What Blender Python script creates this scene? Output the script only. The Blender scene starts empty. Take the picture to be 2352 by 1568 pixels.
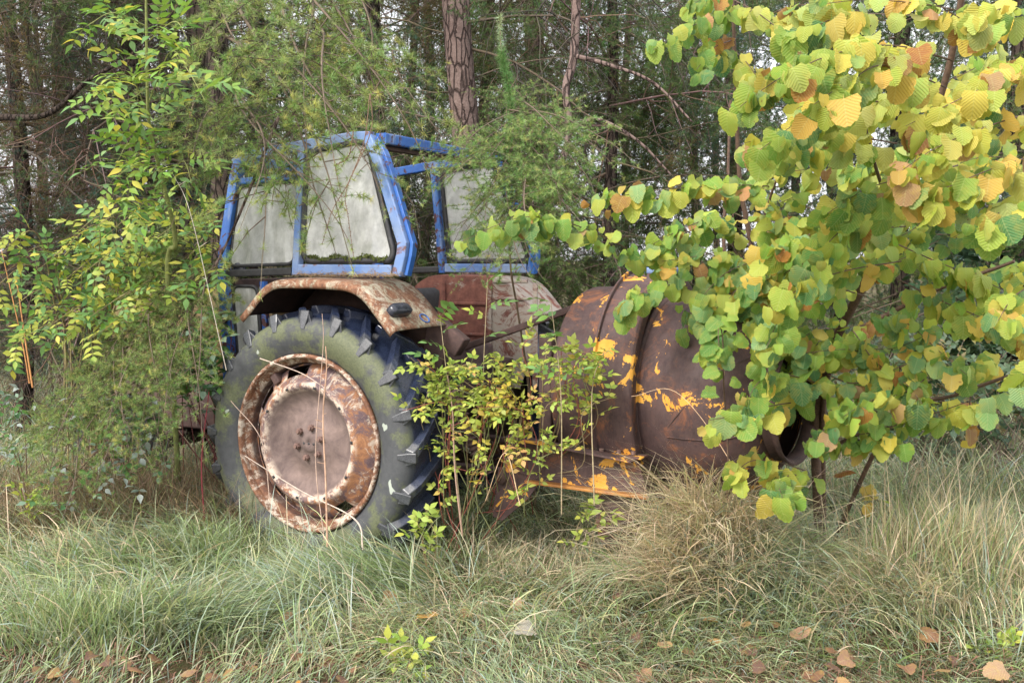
import bpy, math, random
import numpy as np
from math import sin, cos, pi, radians, sqrt, atan2
from mathutils import Vector, Matrix
R = random.Random(7)
NR = np.random.default_rng(11)
SC = bpy.context.scene
COL = SC.collection

# ------------------------------------------------------------------ camera, sky, sun, exposure
PITCH = math.atan(184 / 2308.0)
cam = bpy.data.cameras.new("camera"); cam.lens = 2308 / 2352 * 36; cam.sensor_width = 36
cam.clip_start = 0.05; cam.clip_end = 600
camo = bpy.data.objects.new("camera", cam); COL.objects.link(camo)
camo.location = (0, 0, 1.65); camo.rotation_euler = (pi / 2 - PITCH, 0, 0)
SC.camera = camo
SUN_EL, SUN_AZ = radians(40), radians(222)      # azimuth measured from +Y clockwise: behind the camera, to the left
w = bpy.data.worlds.new("World"); SC.world = w; w.use_nodes = True
nt = w.node_tree; sky = nt.nodes.new("ShaderNodeTexSky"); sky.sky_type = 'NISHITA'
sky.sun_disc = False; sky.sun_elevation = SUN_EL; sky.sun_rotation = SUN_AZ
sky.air_density = 1.0; sky.dust_density = 7.0; sky.ozone_density = 1.0
bgn = nt.nodes["Background"]; bgn.inputs[1].default_value = 0.15
tcw = nt.nodes.new("ShaderNodeTexCoord"); cn = nt.nodes.new("ShaderNodeTexNoise"); cn.inputs["Scale"].default_value = 2.2; cn.inputs["Detail"].default_value = 6
nt.links.new(tcw.outputs["Generated"], cn.inputs["Vector"])
cr = nt.nodes.new("ShaderNodeValToRGB"); cr.color_ramp.elements[0].position = .3; cr.color_ramp.elements[0].color = (.72, .72, .72, 1); cr.color_ramp.elements[1].position = .7; cr.color_ramp.elements[1].color = (.95, .95, .95, 1)
nt.links.new(cn.outputs[0], cr.inputs[0])
cm = nt.nodes.new("ShaderNodeMix"); cm.data_type = 'RGBA'; nt.links.new(cr.outputs[0], cm.inputs[0])     # bright broken cloud over the blue
nt.links.new(sky.outputs[0], cm.inputs[6]); cm.inputs[7].default_value = (4.6, 4.6, 4.75, 1)
nt.links.new(cm.outputs[2], bgn.inputs[0])
sl = bpy.data.lights.new("sun", 'SUN'); sl.energy = 1.3; sl.angle = radians(16); sl.color = (1, 0.955, 0.89)
so = bpy.data.objects.new("sun", sl); COL.objects.link(so)
sd = Vector((sin(SUN_AZ) * cos(SUN_EL), cos(SUN_AZ) * cos(SUN_EL), sin(SUN_EL)))
so.rotation_euler = sd.to_track_quat('Z', 'Y').to_euler()
so.location = sd * 30
SC.view_settings.view_transform = 'Standard'; SC.view_settings.look = 'None'
SC.view_settings.gamma = 1; SC.view_settings.exposure = 1.7
SC.view_settings.use_curve_mapping = False
SC.cycles.max_bounces = 7; SC.cycles.transparent_max_bounces = 12
SC.cycles.diffuse_bounces = 4

# ------------------------------------------------------------------ helpers
FP = 2308.0
def at(u, v, Y):
    """point at distance Y along the road from a position (u, v) of the 2352 px wide survey sheet"""
    x = (u - 1176) / FP; y = -(v - 784) / FP
    d = Vector((x, cos(PITCH) + y * sin(PITCH), -sin(PITCH) + y * cos(PITCH)))
    return Vector((0, 0, 1.65)) + d * (Y / d.y)

class MB:
    def __init__(s): s.v = []; s.f = []; s.c = []; s.uv = []; s.n = 0; s.m = []
    def add(s, v, f, col=None, m=0, uv=None):
        v = np.asarray(v, float).reshape(-1, 3); f = np.asarray(f, np.int32)
        s.v.append(v); s.f.append(f + s.n); s.m.append(np.full(len(f), m, np.int32))
        c = np.ones((len(v), 4)); 
        if col is not None: c[:, :3] = col
        s.c.append(c)
        s.uv.append(np.zeros((len(v), 2)) if uv is None else np.asarray(uv, float))
        s.n += len(v)
    def mesh(s, name, mats, smooth=True):
        me = bpy.data.meshes.new(name)
        V = np.concatenate(s.v); C = np.concatenate(s.c); U = np.concatenate(s.uv)
        loops = np.concatenate([f.ravel() for f in s.f])
        cnt = np.concatenate([np.full(len(f), f.shape[1], np.int32) for f in s.f])
        mi = np.concatenate(s.m)
        me.vertices.add(len(V)); me.vertices.foreach_set("co", V.ravel())
        me.loops.add(len(loops)); me.loops.foreach_set("vertex_index", loops.astype(np.int32))
        me.polygons.add(len(cnt)); st = np.concatenate([[0], np.cumsum(cnt)[:-1]]).astype(np.int32)
        me.polygons.foreach_set("loop_start", st)
        me.polygons.foreach_set("material_index", mi)
        me.polygons.foreach_set("use_smooth", np.full(len(cnt), smooth))
        me.update(calc_edges=True)
        ca = me.color_attributes.new("Col", 'FLOAT_COLOR', 'POINT'); ca.data.foreach_set("color", C.ravel())
        ul = me.uv_layers.new(name="UVMap"); ul.data.foreach_set("uv", U[loops].ravel())
        for m in (mats if isinstance(mats, (list, tuple)) else [mats]): me.materials.append(m)
        me.validate()
        return me
    def obj(s, name, mats, parent=None, smooth=True, bevel=0):
        return link(name, s.mesh(name, mats, smooth), parent, bevel)

def link(name, me, parent=None, bevel=0, mw=None, color=None):
    o = bpy.data.objects.new(name, me); COL.objects.link(o)
    if parent: o.parent = parent
    if mw is not None: o.matrix_local = mw
    if color: o.color = (*color, 1)
    if bevel:
        b = o.modifiers.new("bevel", 'BEVEL'); b.width = bevel; b.segments = 2; b.limit_method = 'ANGLE'
        b.angle_limit = radians(40); b.harden_normals = False
    return o
def empty(name, loc=(0, 0, 0), rz=0, parent=None):
    o = bpy.data.objects.new(name, None); COL.objects.link(o); o.location = loc; o.rotation_euler = (0, 0, rz)
    o.empty_display_size = .1
    if parent: o.parent = parent
    return o
def tag(o, label=None, cat=None, group=None, kind=None):
    if label: o['label'] = label
    if cat: o['category'] = cat
    if group: o['group'] = group
    if kind: o['kind'] = kind
    return o

def frames(P, up):
    P = np.asarray(P, float); n = len(P)
    T = np.zeros_like(P); T[1:-1] = P[2:] - P[:-2]; T[0] = P[1] - P[0]; T[-1] = P[-1] - P[-2]
    T /= np.linalg.norm(T, axis=1)[:, None] + 1e-9
    up = np.asarray(up, float); A = np.cross(T, up)
    L = np.linalg.norm(A, axis=1); A[L < 1e-3] = np.cross(T[L < 1e-3], (1, .01, 0)) if (L < 1e-3).any() else A[L < 1e-3]
    A /= np.linalg.norm(A, axis=1)[:, None] + 1e-9
    B = np.cross(A, T)
    return T, A, B
def tube(mb, P, r, k=6, col=None, m=0, up=(0.03, .02, 1)):
    P = np.asarray(P, float); n = len(P); r = np.broadcast_to(r, (n,))
    T, A, B = frames(P, up)
    a = np.arange(k) / k * 2 * pi
    V = P[:, None] + (A[:, None] * np.cos(a)[None, :, None] + B[:, None] * np.sin(a)[None, :, None]) * r[:, None, None]
    i = np.arange(n - 1)[:, None] * k; j = np.arange(k)[None]; j2 = (j + 1) % k
    F = np.stack([i + j, i + j2, i + k + j2, i + k + j], -1).reshape(-1, 4)
    mb.add(V.reshape(-1, 3), F, col, m)
    if k > 4:
        mb.add(np.concatenate([V[0], V[-1]]), np.array([list(range(k))[::-1], list(range(k, 2 * k))]), col, m)
def sweep(mb, P, prof, up, closed=False, m=0, col=None, ends=True):
    """sweep a closed 2-D profile (a along T x up, b along up) down path P with mitred corners"""
    P = np.asarray(P, float); n = len(P); prof = np.asarray(prof, float); k = len(prof)
    if closed:
        prv = P - np.roll(P, 1, 0); nxt = np.roll(P, -1, 0) - P
    else:
        d = P[1:] - P[:-1]; prv = np.concatenate([d[:1], d]); nxt = np.concatenate([d, d[-1:]])
    prv /= np.linalg.norm(prv, axis=1)[:, None]; nxt /= np.linalg.norm(nxt, axis=1)[:, None]
    T = prv + nxt; T /= np.linalg.norm(T, axis=1)[:, None]
    c = np.clip((T * nxt).sum(1), .5, 1)
    up = np.broadcast_to(np.asarray(up, float), P.shape)
    A = np.cross(T, up); A /= np.linalg.norm(A, axis=1)[:, None]
    B = np.cross(A, T)
    V = P[:, None] + A[:, None] * prof[None, :, 0, None] / c[:, None, None] + B[:, None] * prof[None, :, 1, None]
    nn = n if closed else n - 1
    i = np.arange(nn)[:, None]; i2 = (i + 1) % n; j = np.arange(k)[None]; j2 = (j + 1) % k
    F = np.stack([i * k + j, i * k + j2, i2 * k + j2, i2 * k + j], -1).reshape(-1, 4)
    mb.add(V.reshape(-1, 3), F, col, m)
    if not closed and ends:
        mb.add(np.concatenate([V[0], V[-1]]), np.array([list(range(k))[::-1], list(range(k, 2 * k))]), col, m)
def rect(a, b): return [(-a / 2, -b / 2), (a / 2, -b / 2), (a / 2, b / 2), (-a / 2, b / 2)]
def box(mb, lo, hi, m=0, rot=None, col=None):
    lo = np.array(lo, float); hi = np.array(hi, float)
    V = np.array([[(lo, hi)[x][0], (lo, hi)[y][1], (lo, hi)[z][2]] for z in (0, 1) for y in (0, 1) for x in (0, 1)])
    if rot is not None:
        c = (lo + hi) / 2; V = (V - c) @ np.array(rot.to_3x3()).T + c
    mb.add(V, [[0, 2, 3, 1], [4, 5, 7, 6], [0, 1, 5, 4], [2, 6, 7, 3], [0, 4, 6, 2], [1, 3, 7, 5]], col, m)
def lathe(mb, prof, n=64, axis='Y', c=(0, 0, 0), m=0, a0=0, a1=2 * pi, skip=None, col=None, wob=0):
    """prof: list of (r, t) with t along the axis"""
    full = abs(a1 - a0 - 2 * pi) < 1e-6; na = n if full else n + 1
    a = a0 + (a1 - a0) * np.arange(na) / n; prof = np.array(prof, float); k = len(prof)
    r = prof[:, 0][None]; t = np.broadcast_to(prof[:, 1][None], (na, k))
    if wob: r = r + wob * np.sin(3 * a + 1)[:, None] + wob * .6 * np.sin(7 * a)[:, None]
    X = np.cos(a)[:, None] * r; Z = np.sin(a)[:, None] * r
    V = np.stack([X, t, Z], -1) if axis == 'Y' else np.stack([t, X, Z], -1)
    V = V + np.array(c)
    i = np.arange(n)[:, None]; i2 = (i + 1) % na; j = np.arange(k - 1)[None]
    F = np.stack([i * k + j, i2 * k + j, i2 * k + j + 1, i * k + j + 1], -1)
    if axis == 'Y': F = F[..., ::-1]
    F = F.reshape(-1, 4)
    if skip is not None:
        ii = np.repeat(np.arange(n), k - 1); jj = np.tile(np.arange(k - 1), n)
        F = F[~np.array([skip(x, y) for x, y in zip(ii, jj)])]
    mb.add(V.reshape(-1, 3), F, col, m)
def round_poly(pts, r, k=5):
    out = []; n = len(pts)
    for i in range(n):
        p = Vector(pts[i]); a = (Vector(pts[i - 1]) - p); b = (Vector(pts[(i + 1) % n]) - p)
        rr = min(r, a.length * .45, b.length * .45); p0 = p + a.normalized() * rr; p1 = p + b.normalized() * rr
        for q in range(k + 1):
            t = q / k; out.append(p0 * (1 - t) ** 2 + p * 2 * t * (1 - t) + p1 * t * t)
    return out
def slab(mb, pts, thick, nrm, m=0):
    """closed outline pts extruded by thick along nrm"""
    P = np.array([list(p) for p in pts]); Q = P + np.array(nrm) * thick; n = len(P)
    mb.add(np.concatenate([P, Q]), [[i, (i + 1) % n, n + (i + 1) % n, n + i] for i in range(n)], None, m)
    mb.add(P, [list(range(n))[::-1]], None, m); mb.add(Q, [list(range(n))], None, m)
def smooth_path(pts, n=24):
    P = [Vector(p) for p in pts]; P = [P[0] * 2 - P[1]] + P + [P[-1] * 2 - P[-2]]; out = []
    seg = len(P) - 3
    for i in range(n):
        t = i / (n - 1) * seg; k = min(int(t), seg - 1); t -= k
        a, b, c, d = P[k:k + 4]
        out.append(.5 * ((2 * b) + (c - a) * t + (2 * a - 5 * b + 4 * c - d) * t * t + (3 * b - a - 3 * c + d) * t ** 3))
    return out

# ------------------------------------------------------------------ materials
class NB:
    def __init__(s, name):
        s.m = bpy.data.materials.new(name); s.m.use_nodes = True; s.t = s.m.node_tree
        s.bsdf = s.t.nodes["Principled BSDF"]; s.out = s.t.nodes["Material Output"]
        tc = s.n("ShaderNodeTexCoord"); s.obj = tc.outputs["Object"]; s.uv = tc.outputs["UV"]
    def n(s, t, **k):
        x = s.t.nodes.new(t)
        for a, b in k.items(): setattr(x, a, b)
        return x
    def L(s, a, b): s.t.links.new(a, b)
    def put(s, sock, val):
        if hasattr(val, 'is_output') or isinstance(val, bpy.types.NodeSocket): s.L(val, sock)
        else:
            sock.default_value = (*val, 1) if isinstance(val, tuple) and len(val) == 3 and sock.type == 'RGBA' else val
    def noise(s, sc, det=4, rough=.6, dist=0, stretch=None, seed=0):
        x = s.n("ShaderNodeTexNoise"); x.inputs["Scale"].default_value = sc; x.inputs["Detail"].default_value = det
        x.inputs["Roughness"].default_value = rough; x.inputs["Distortion"].default_value = dist
        mp = s.n("ShaderNodeMapping"); mp.inputs["Location"].default_value = (seed * 3.1, seed * 1.7, seed * 5.3)
        if stretch: mp.inputs["Scale"].default_value = stretch
        s.L(s.obj, mp.inputs[0]); s.L(mp.outputs[0], x.inputs["Vector"]); return x.outputs[0]
    def ramp(s, f, *st):
        x = s.n("ShaderNodeValToRGB"); e = x.color_ramp.elements
        while len(e) < len(st): e.new(.5)
        for q, (p, c) in zip(e, st): q.position = p; q.color = (*c, 1) if isinstance(c, tuple) else (c, c, c, 1)
        s.L(f, x.inputs[0]); return x.outputs[0]
    def mix(s, f, a, b, mode='MIX'):
        x = s.n("ShaderNodeMix", data_type='RGBA', blend_type=mode)
        s.put(x.inputs[0], f); s.put(x.inputs[6], a); s.put(x.inputs[7], b); return x.outputs[2]
    def math(s, op, a, b=0.0):
        x = s.n("ShaderNodeMath", operation=op); s.put(x.inputs[0], a); s.put(x.inputs[1], b); return x.outputs[0]
    def fin(s, col, rough=.7, bump=None, bs=.3, bd=.01, metal=0, spec=.5, trans=0):
        s.put(s.bsdf.inputs["Base Color"], col); s.put(s.bsdf.inputs["Roughness"], rough)
        s.bsdf.inputs["Metallic"].default_value = metal; s.bsdf.inputs["Specular IOR Level"].default_value = spec
        if bump is not None:
            b = s.n("ShaderNodeBump"); b.inputs["Strength"].default_value = bs; b.inputs["Distance"].default_value = bd
            s.L(bump, b.inputs["Height"]); s.L(b.outputs[0], s.bsdf.inputs["Normal"])
        if trans:
            tr = s.n("ShaderNodeBsdfTranslucent"); s.put(tr.inputs[0], s.mix(1.0, col, (1.0, 1.0, .75), 'MULTIPLY'))
            ms = s.n("ShaderNodeMixShader"); ms.inputs[0].default_value = trans
            s.L(s.bsdf.outputs[0], ms.inputs[1]); s.L(tr.outputs[0], ms.inputs[2]); s.L(ms.outputs[0], s.out.inputs[0])
        return s.m

def m_blue():
    b = NB("blue_paint"); fade = b.ramp(b.noise(3, 5, .7), (.35, (.012, .085, .36)), (.7, (.04, .15, .44)))
    fade = b.mix(b.ramp(b.noise(9, 6, .7, stretch=(1, 1, .25), seed=2), (.52, 0.0), (.66, .75)), fade, (.24, .31, .45))
    chip = b.ramp(b.noise(11, 7, .72, .6, seed=4), (.545, 0.0), (.57, 1.0))
    c = b.mix(chip, fade, b.ramp(b.noise(40, 3), (.3, (.05, .022, .03)), (.7, (.13, .055, .045))))
    return b.fin(c, b.ramp(chip, (0, .42), (1, .85)), b.noise(30, 6, .7), .25, .004)
def m_bluepale():
    b = NB("weathered_blue_paint"); fade = b.ramp(b.noise(4, 6, .7), (.3, (.07, .17, .44)), (.68, (.24, .31, .44)))
    chip = b.ramp(b.noise(14, 7, .75, .4, seed=4), (.55, 0.0), (.61, 1.0))
    c = b.mix(chip, fade, b.ramp(b.noise(40, 3), (.3, (.09, .05, .06)), (.7, (.2, .11, .10))))
    return b.fin(c, .55, b.noise(40, 6, .7), .2, .004)
def m_fender():
    b = NB("rusted_grey_green_paint")
    rust = b.ramp(b.noise(38, 6, .75, seed=1), (.3, (.07, .032, .022)), (.5, (.20, .088, .045)), (.72, (.33, .20, .125)))
    paint = b.ramp(b.noise(7, 5, .6, seed=3), (.35, (.34, .34, .24)), (.7, (.47, .42, .34)))
    k = b.math('ADD', b.noise(8, 7, .78, 1.0, stretch=(1, 1, 1), seed=7), b.math('MULTIPLY', b.noise(70, 4, .85, seed=2), .35))
    c = b.mix(b.ramp(k, (.66, 0.0), (.76, .9)), rust, paint)
    return b.fin(c, .8, b.noise(55, 7, .75), .5, .004)
def m_darkrust(name, a=(.035, .022, .022), d=(.12, .07, .06)):
    b = NB(name); c = b.ramp(b.noise(14, 7, .75), (.3, a), (.7, d))
    return b.fin(c, .85, b.noise(60, 6, .75), .4, .004)
def m_rim():
    b = NB("rusted_cream_rim")
    rust = b.ramp(b.noise(30, 7, .8, seed=1), (.3, (.045, .022, .02)), (.5, (.16, .068, .035)), (.7, (.32, .16, .085)))
    k = b.math('ADD', b.noise(9, 8, .8, .8, seed=5), b.math('MULTIPLY', b.noise(70, 4, .8, seed=2), .2))
    c = b.mix(b.ramp(k, (.59, 0.0), (.67, 1.0)), rust, b.ramp(b.noise(15, 4), (.3, (.44, .36, .29)), (.7, (.56, .50, .42))))
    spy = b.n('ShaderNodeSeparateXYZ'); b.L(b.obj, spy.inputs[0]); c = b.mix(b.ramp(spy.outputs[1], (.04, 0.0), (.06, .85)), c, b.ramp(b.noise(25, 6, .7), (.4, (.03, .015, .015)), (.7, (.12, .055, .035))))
    return b.fin(c, .75, b.noise(60, 7, .75), .4, .004)
def m_disc():
    b = NB("dusty_rusted_disc")
    base = b.ramp(b.noise(7, 8, .72, .4, seed=1), (.32, (.085, .058, .055)), (.5, (.15, .108, .098)), (.68, (.235, .17, .15)))
    sp = b.n("ShaderNodeSeparateXYZ"); b.L(b.obj, sp.inputs[0])
    rr = b.math('SQRT', b.math('ADD', b.math('POWER', sp.outputs[0], 2.0), b.math('POWER', b.math('SUBTRACT', sp.outputs[2], .635), 2.0)))
    outer = b.ramp(rr, (.29, 0.0), (.325, 1.0))
    cream = b.ramp(b.noise(11, 8, .8, .8, seed=9), (.53, 0.0), (.60, 1.0))
    oc = b.ramp(b.noise(8, 7, .8, .8, seed=4), (.36, (.07, .045, .055)), (.47, (.13, .085, .09)), (.55, (.26, .12, .06)), (.65, (.38, .19, .09)))
    oc = b.mix(cream, oc, (.46, .39, .32))
    ring = b.math('MULTIPLY', b.ramp(rr, (.285, 0.0), (.312, 1.0), (.33, 1.0), (.35, 0.0)), b.ramp(b.noise(12, 7, .75, seed=3), (.47, 0.0), (.56, 1.0)))
    c = b.mix(outer, base, oc); c = b.mix(ring, c, (.54, .44, .36))
    return b.fin(c, .85, b.noise(70, 7, .7), .35, .003)
def m_tyre():
    b = NB("tyre_rubber")
    c = b.ramp(b.noise(18, 5, .6), (.3, (.008, .013, .032)), (.7, (.02, .03, .065)))  # blue tint paints the sky's reflection into the tread rubber
    sp = b.n("ShaderNodeSeparateXYZ"); b.L(b.obj, sp.inputs[0])
    side = b.ramp(sp.outputs[1], (.0, 1.0), (.035, 0.0))
    grey = b.ramp(b.noise(25, 6, .7), (.3, (.028, .031, .036)), (.7, (.06, .064, .07)))
    moss = b.ramp(b.math('ADD', b.noise(6, 5, .6, seed=3), b.math('MULTIPLY', b.noise(60, 5, .8), .3)), (.61, 0.0), (.71, .9))
    mc = b.ramp(b.noise(90, 4, .8), (.3, (.05, .062, .025)), (.7, (.14, .155, .075)))
    lich = b.ramp(b.noise(9, 2, .5, .5, seed=8), (.70, 0.0), (.715, 1.0))
    s_ = b.mix(moss, grey, mc); s_ = b.mix(lich, s_, (.34, .38, .33))
    c = b.mix(side, c, s_)
    dew = b.noise(400, 2, .5)
    ro = b.mix(side, b.ramp(dew, (.4, .18), (.6, .5)), (.75, .75, .75))
    return b.fin(c, ro, b.noise(50, 7, .7), .25, .004, spec=.8)
def m_lug():
    b = NB("worn_lug_rubber")
    c = b.ramp(b.noise(22, 5, .6), (.3, (.008, .013, .032)), (.7, (.024, .034, .07)))  # bluish sky sheen on the lugs is mixed into their base colour
    sp = b.n("ShaderNodeSeparateXYZ"); b.L(b.obj, sp.inputs[0])
    c = b.mix(b.ramp(sp.outputs[1], (.01, 1.0), (.03, 0.0)), c, b.ramp(b.noise(40, 6, .8), (.3, (.03, .033, .04)), (.75, (.07, .075, .085))))
    return b.fin(c, b.ramp(b.noise(300, 2), (.4, .2), (.6, .5)), b.noise(60, 7, .7), .2, .003, spec=.8)
def m_mixer(name, flake=.62, glow=1.0):
    b = NB(name)
    base = b.ramp(b.noise(4, 7, .7, seed=2), (.25, (.028, .017, .019)), (.5, (.062, .036, .037)), (.75, (.115, .066, .060)))
    base = b.mix(b.ramp(b.noise(45, 5, .8, stretch=(1, 1, .3)), (.4, 0.0), (.75, .5)), base, (.13, .08, .068))
    orr = b.ramp(b.noise(5, 8, .8, .6, seed=6), (.53, 0.0), (.66, .75))
    base = b.mix(orr, base, (.27, .10, .04))
    k = b.math('ADD', b.noise(5.5, 7, .66, .7, seed=11), b.math('MULTIPLY', b.noise(25, 5, .8, seed=2), .14))
    c = b.mix(b.ramp(k, (flake, 0.0), (flake + .008, 1.0)), base, b.ramp(b.noise(8, 4), (.3, (.62, .27, .03)), (.7, (.78, .42, .07))))
    return b.fin(c, b.ramp(b.noise(12, 4), (.3, .62), (.7, .9)), b.noise(25, 8, .8), .6, .006)
def m_farfender():
    b = NB("red_rusted_panel")
    rust = b.ramp(b.noise(14, 6, .75, seed=1), (.3, (.10, .035, .03)), (.7, (.30, .12, .085)))
    sp = b.n("ShaderNodeSeparateXYZ"); b.L(b.obj, sp.inputs[0])
    k = b.math('ADD', b.noise(7, 7, .8, 1.0, stretch=(.6, 1, 1), seed=7), b.ramp(sp.outputs[0], (.2, -.0), (.3, .16)))
    c = b.mix(b.ramp(k, (.59, 0.0), (.66, .9)), rust, (.40, .36, .31))
    return b.fin(c, .8, b.noise(50, 7, .75), .4, .004)
def m_plain(name, c1, c2, sc=15, rough=.7, bs=.2, **k):
    b = NB(name); return b.fin(b.ramp(b.noise(sc, 6, .7), (.3, c1), (.7, c2)), rough, b.noise(sc * 4, 6, .7), bs, .004, **k)
def m_glass():
    b = NB("grimy_glass")
    dirt = b.ramp(b.noise(5, 6, .65, 1.5, stretch=(1, 1, .5)), (.3, (.46, .47, .46)), (.5, (.70, .71, .70)), (.66, (.88, .89, .88)))
    streak = b.ramp(b.noise(16, 5, .6, .3, stretch=(1.5, 1.5, .12), seed=3), (.56, 0.0), (.66, .8))
    moss = b.ramp(b.noise(7, 5, .6, .3, stretch=(1, 1, .3), seed=9), (.52, 0.0), (.68, .55))
    col = b.mix(moss, b.mix(streak, dirt, (.86, .87, .86)), (.36, .38, .30))
    b.put(b.bsdf.inputs["Base Color"], col); b.bsdf.inputs["Roughness"].default_value = .28
    tl = b.n("ShaderNodeBsdfTranslucent"); b.put(tl.inputs[0], col)
    m1 = b.n("ShaderNodeMixShader"); m1.inputs[0].default_value = .5
    b.L(b.bsdf.outputs[0], m1.inputs[1]); b.L(tl.outputs[0], m1.inputs[2])
    tp = b.n("ShaderNodeBsdfTransparent"); tp.inputs[0].default_value = (.85, .87, .84, 1)
    m2 = b.n("ShaderNodeMixShader"); b.L(b.ramp(b.noise(9, 6, .7, seed=4), (.35, .06), (.7, .45)), m2.inputs[0])
    b.L(m1.outputs[0], m2.inputs[1]); b.L(tp.outputs[0], m2.inputs[2]); b.L(m2.outputs[0], b.out.inputs[0])
    return b.m
def m_col(name, rough=.6, trans=.0, spec=.3, objc=False, veins=False, var=.0):
    b = NB(name)
    if objc: c = b.n("ShaderNodeObjectInfo").outputs["Color"]
    else:
        a = b.n("ShaderNodeVertexColor"); a.layer_name = "Col"; c = a.outputs[0]
    bump = None; bs = .3
    if veins:
        sp = b.n("ShaderNodeSeparateXYZ"); b.L(b.uv, sp.inputs[0])
        ax = b.math('ABSOLUTE', sp.outputs[0])
        ph = b.math('SUBTRACT', sp.outputs[1], b.math('MULTIPLY', ax, .75))
        saw = b.math('PINGPONG', b.math('MULTIPLY', ph, 8.0), .5)
        vein = b.ramp(saw, (.0, 1.0), (.14, 0.0)); mid = b.ramp(ax, (.0, 1.0), (.035, 0.0))
        vv = b.math('MAXIMUM', vein, mid)
        # brown age spots and yellowing of the leaf itself
        inf = b.n("ShaderNodeObjectInfo").outputs["Random"]
        va = b.n("ShaderNodeVectorMath", operation='ADD'); b.L(b.obj, va.inputs[0]); cb = b.n("ShaderNodeCombineXYZ"); b.L(b.math('MULTIPLY', inf, 40.0), cb.inputs[0]); b.L(b.math('MULTIPLY', inf, 23.0), cb.inputs[1]); b.L(cb.outputs[0], va.inputs[1]); b.obj = va.outputs[0]
        k_ = 1.0 if objc else 6.0
        yl = b.ramp(b.math('ADD', b.noise(2.6 * k_, 4, .7, .6), b.math('MULTIPLY', ax, .3)), (.54, 0.0), (.78, .6))
        c = b.mix(yl, c, b.mix(.55, c, (.62, .46, .07)))
        c = b.mix(b.ramp(b.noise(6.5 * k_, 4, .65, seed=3), (.67, 0.0), (.71, .8)), c, (.20, .085, .03))
        c = b.mix(b.math('MULTIPLY', vv, .3), c, (.60, .62, .28))
        bump = b.math('ADD', saw, b.math('MULTIPLY', b.noise(150, 3), .4)); bs = .9
    if var: c = b.mix(var, c, b.mix(1.0, c, b.ramp(b.noise(30, 4, .7), (.3, .5), (.7, 1.6)), 'MULTIPLY'))
    return b.fin(c, rough, bump, bs, .004, spec=spec, trans=trans)
def m_bark(name, c1, c2, sc=6.0):
    b = NB(name)
    v = b.n("ShaderNodeTexVoronoi", feature='DISTANCE_TO_EDGE'); v.inputs["Scale"].default_value = sc
    mp = b.n("ShaderNodeMapping"); mp.inputs["Scale"].default_value = (3.2, 3.2, .8); b.L(b.obj, mp.inputs[0])
    nz = b.noise(9, 5, .6); mx = b.mix(.12, mp.outputs[0], nz, 'ADD'); b.L(mx, v.inputs["Vector"])
    crack = b.ramp(v.outputs[0], (.0, 0.0), (.12, 1.0))
    c = b.mix(crack, tuple(x * .3 for x in c1), b.ramp(b.noise(25, 6, .7), (.3, c1), (.7, c2)))
    return b.fin(c, .9, b.math('ADD', crack, b.math('MULTIPLY', b.noise(60, 6, .7), .5)), .9, .02, spec=.2)
def m_ground():
    b = NB("ground_litter")
    c = b.ramp(b.noise(3, 8, .75), (.3, (.035, .026, .016)), (.5, (.075, .065, .03)), (.7, (.11, .12, .045)))
    c = b.mix(b.ramp(b.noise(45, 6, .8, seed=3), (.5, 0.0), (.62, .7)), c, (.20, .13, .07))
    return b.fin(c, .95, b.noise(50, 8, .8), 1.0, .03, spec=.2)

M = dict(blue=m_blue(), bluep=m_bluepale(), fend=m_fender(), dark=m_darkrust("dark_rusted_steel"),
         under=m_darkrust("rust_with_painted_shade", (.02, .012, .01), (.07, .035, .025)), rim=m_rim(), disc=m_disc(), tyre=m_tyre(), lug=m_lug(),  # underside: rust darkened to put the shade beneath the mudguards into its colour
         mix=m_mixer("flaking_drum_paint", .665), hoopm=m_mixer("flaking_hoop_paint", .64), beamm=m_mixer("flaking_beam_paint", .65),
         orange=m_plain("orange_edge_paint", (.20, .075, .03), (.52, .24, .05), 14, .7),
         farf=m_farfender(), rubber=m_plain("black_rubber_seal", (.012, .012, .013), (.045, .045, .05), 30, .6),
         lens=m_plain("dark_lamp_plastic", (.01, .012, .02), (.04, .045, .06), 30, .2), bolt=m_plain("brown_bolt", (.10, .055, .045), (.24, .15, .125), 40, .8),
         glass=m_glass(), leaf=m_col("hazel_leaf", .5, .42, .35, True, True), leafc=m_col("hazel_leaf_mass", .5, .42, .35, False, True),
         leaflet=m_col("small_leaf", .5, .38, .3), leafo=m_col("small_leaf_tinted", .5, .38, .3, False),
         needle=m_col("needles", .6, .3, .25), twig=m_col("twig_bark", .85, 0, .2, var=.6), grass=m_col("grass_blades", .5, .42, .4),
         moss=m_plain("moss", (.05, .07, .015), (.16, .19, .05), 60, .95, .8),
         bark=m_bark("fissured_pink_bark", (.13, .088, .078), (.23, .17, .15)), barkd=m_bark("dark_bark", (.045, .033, .028), (.09, .068, .056), 7),
         barkh=m_plain("hazel_bark", (.06, .035, .025), (.15, .09, .06), 60, .7, .3), ground=m_ground(),
         ochre=m_plain("faded_ochre_paint", (.08, .055, .02), (.18, .12, .05), 8, .8))

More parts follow.
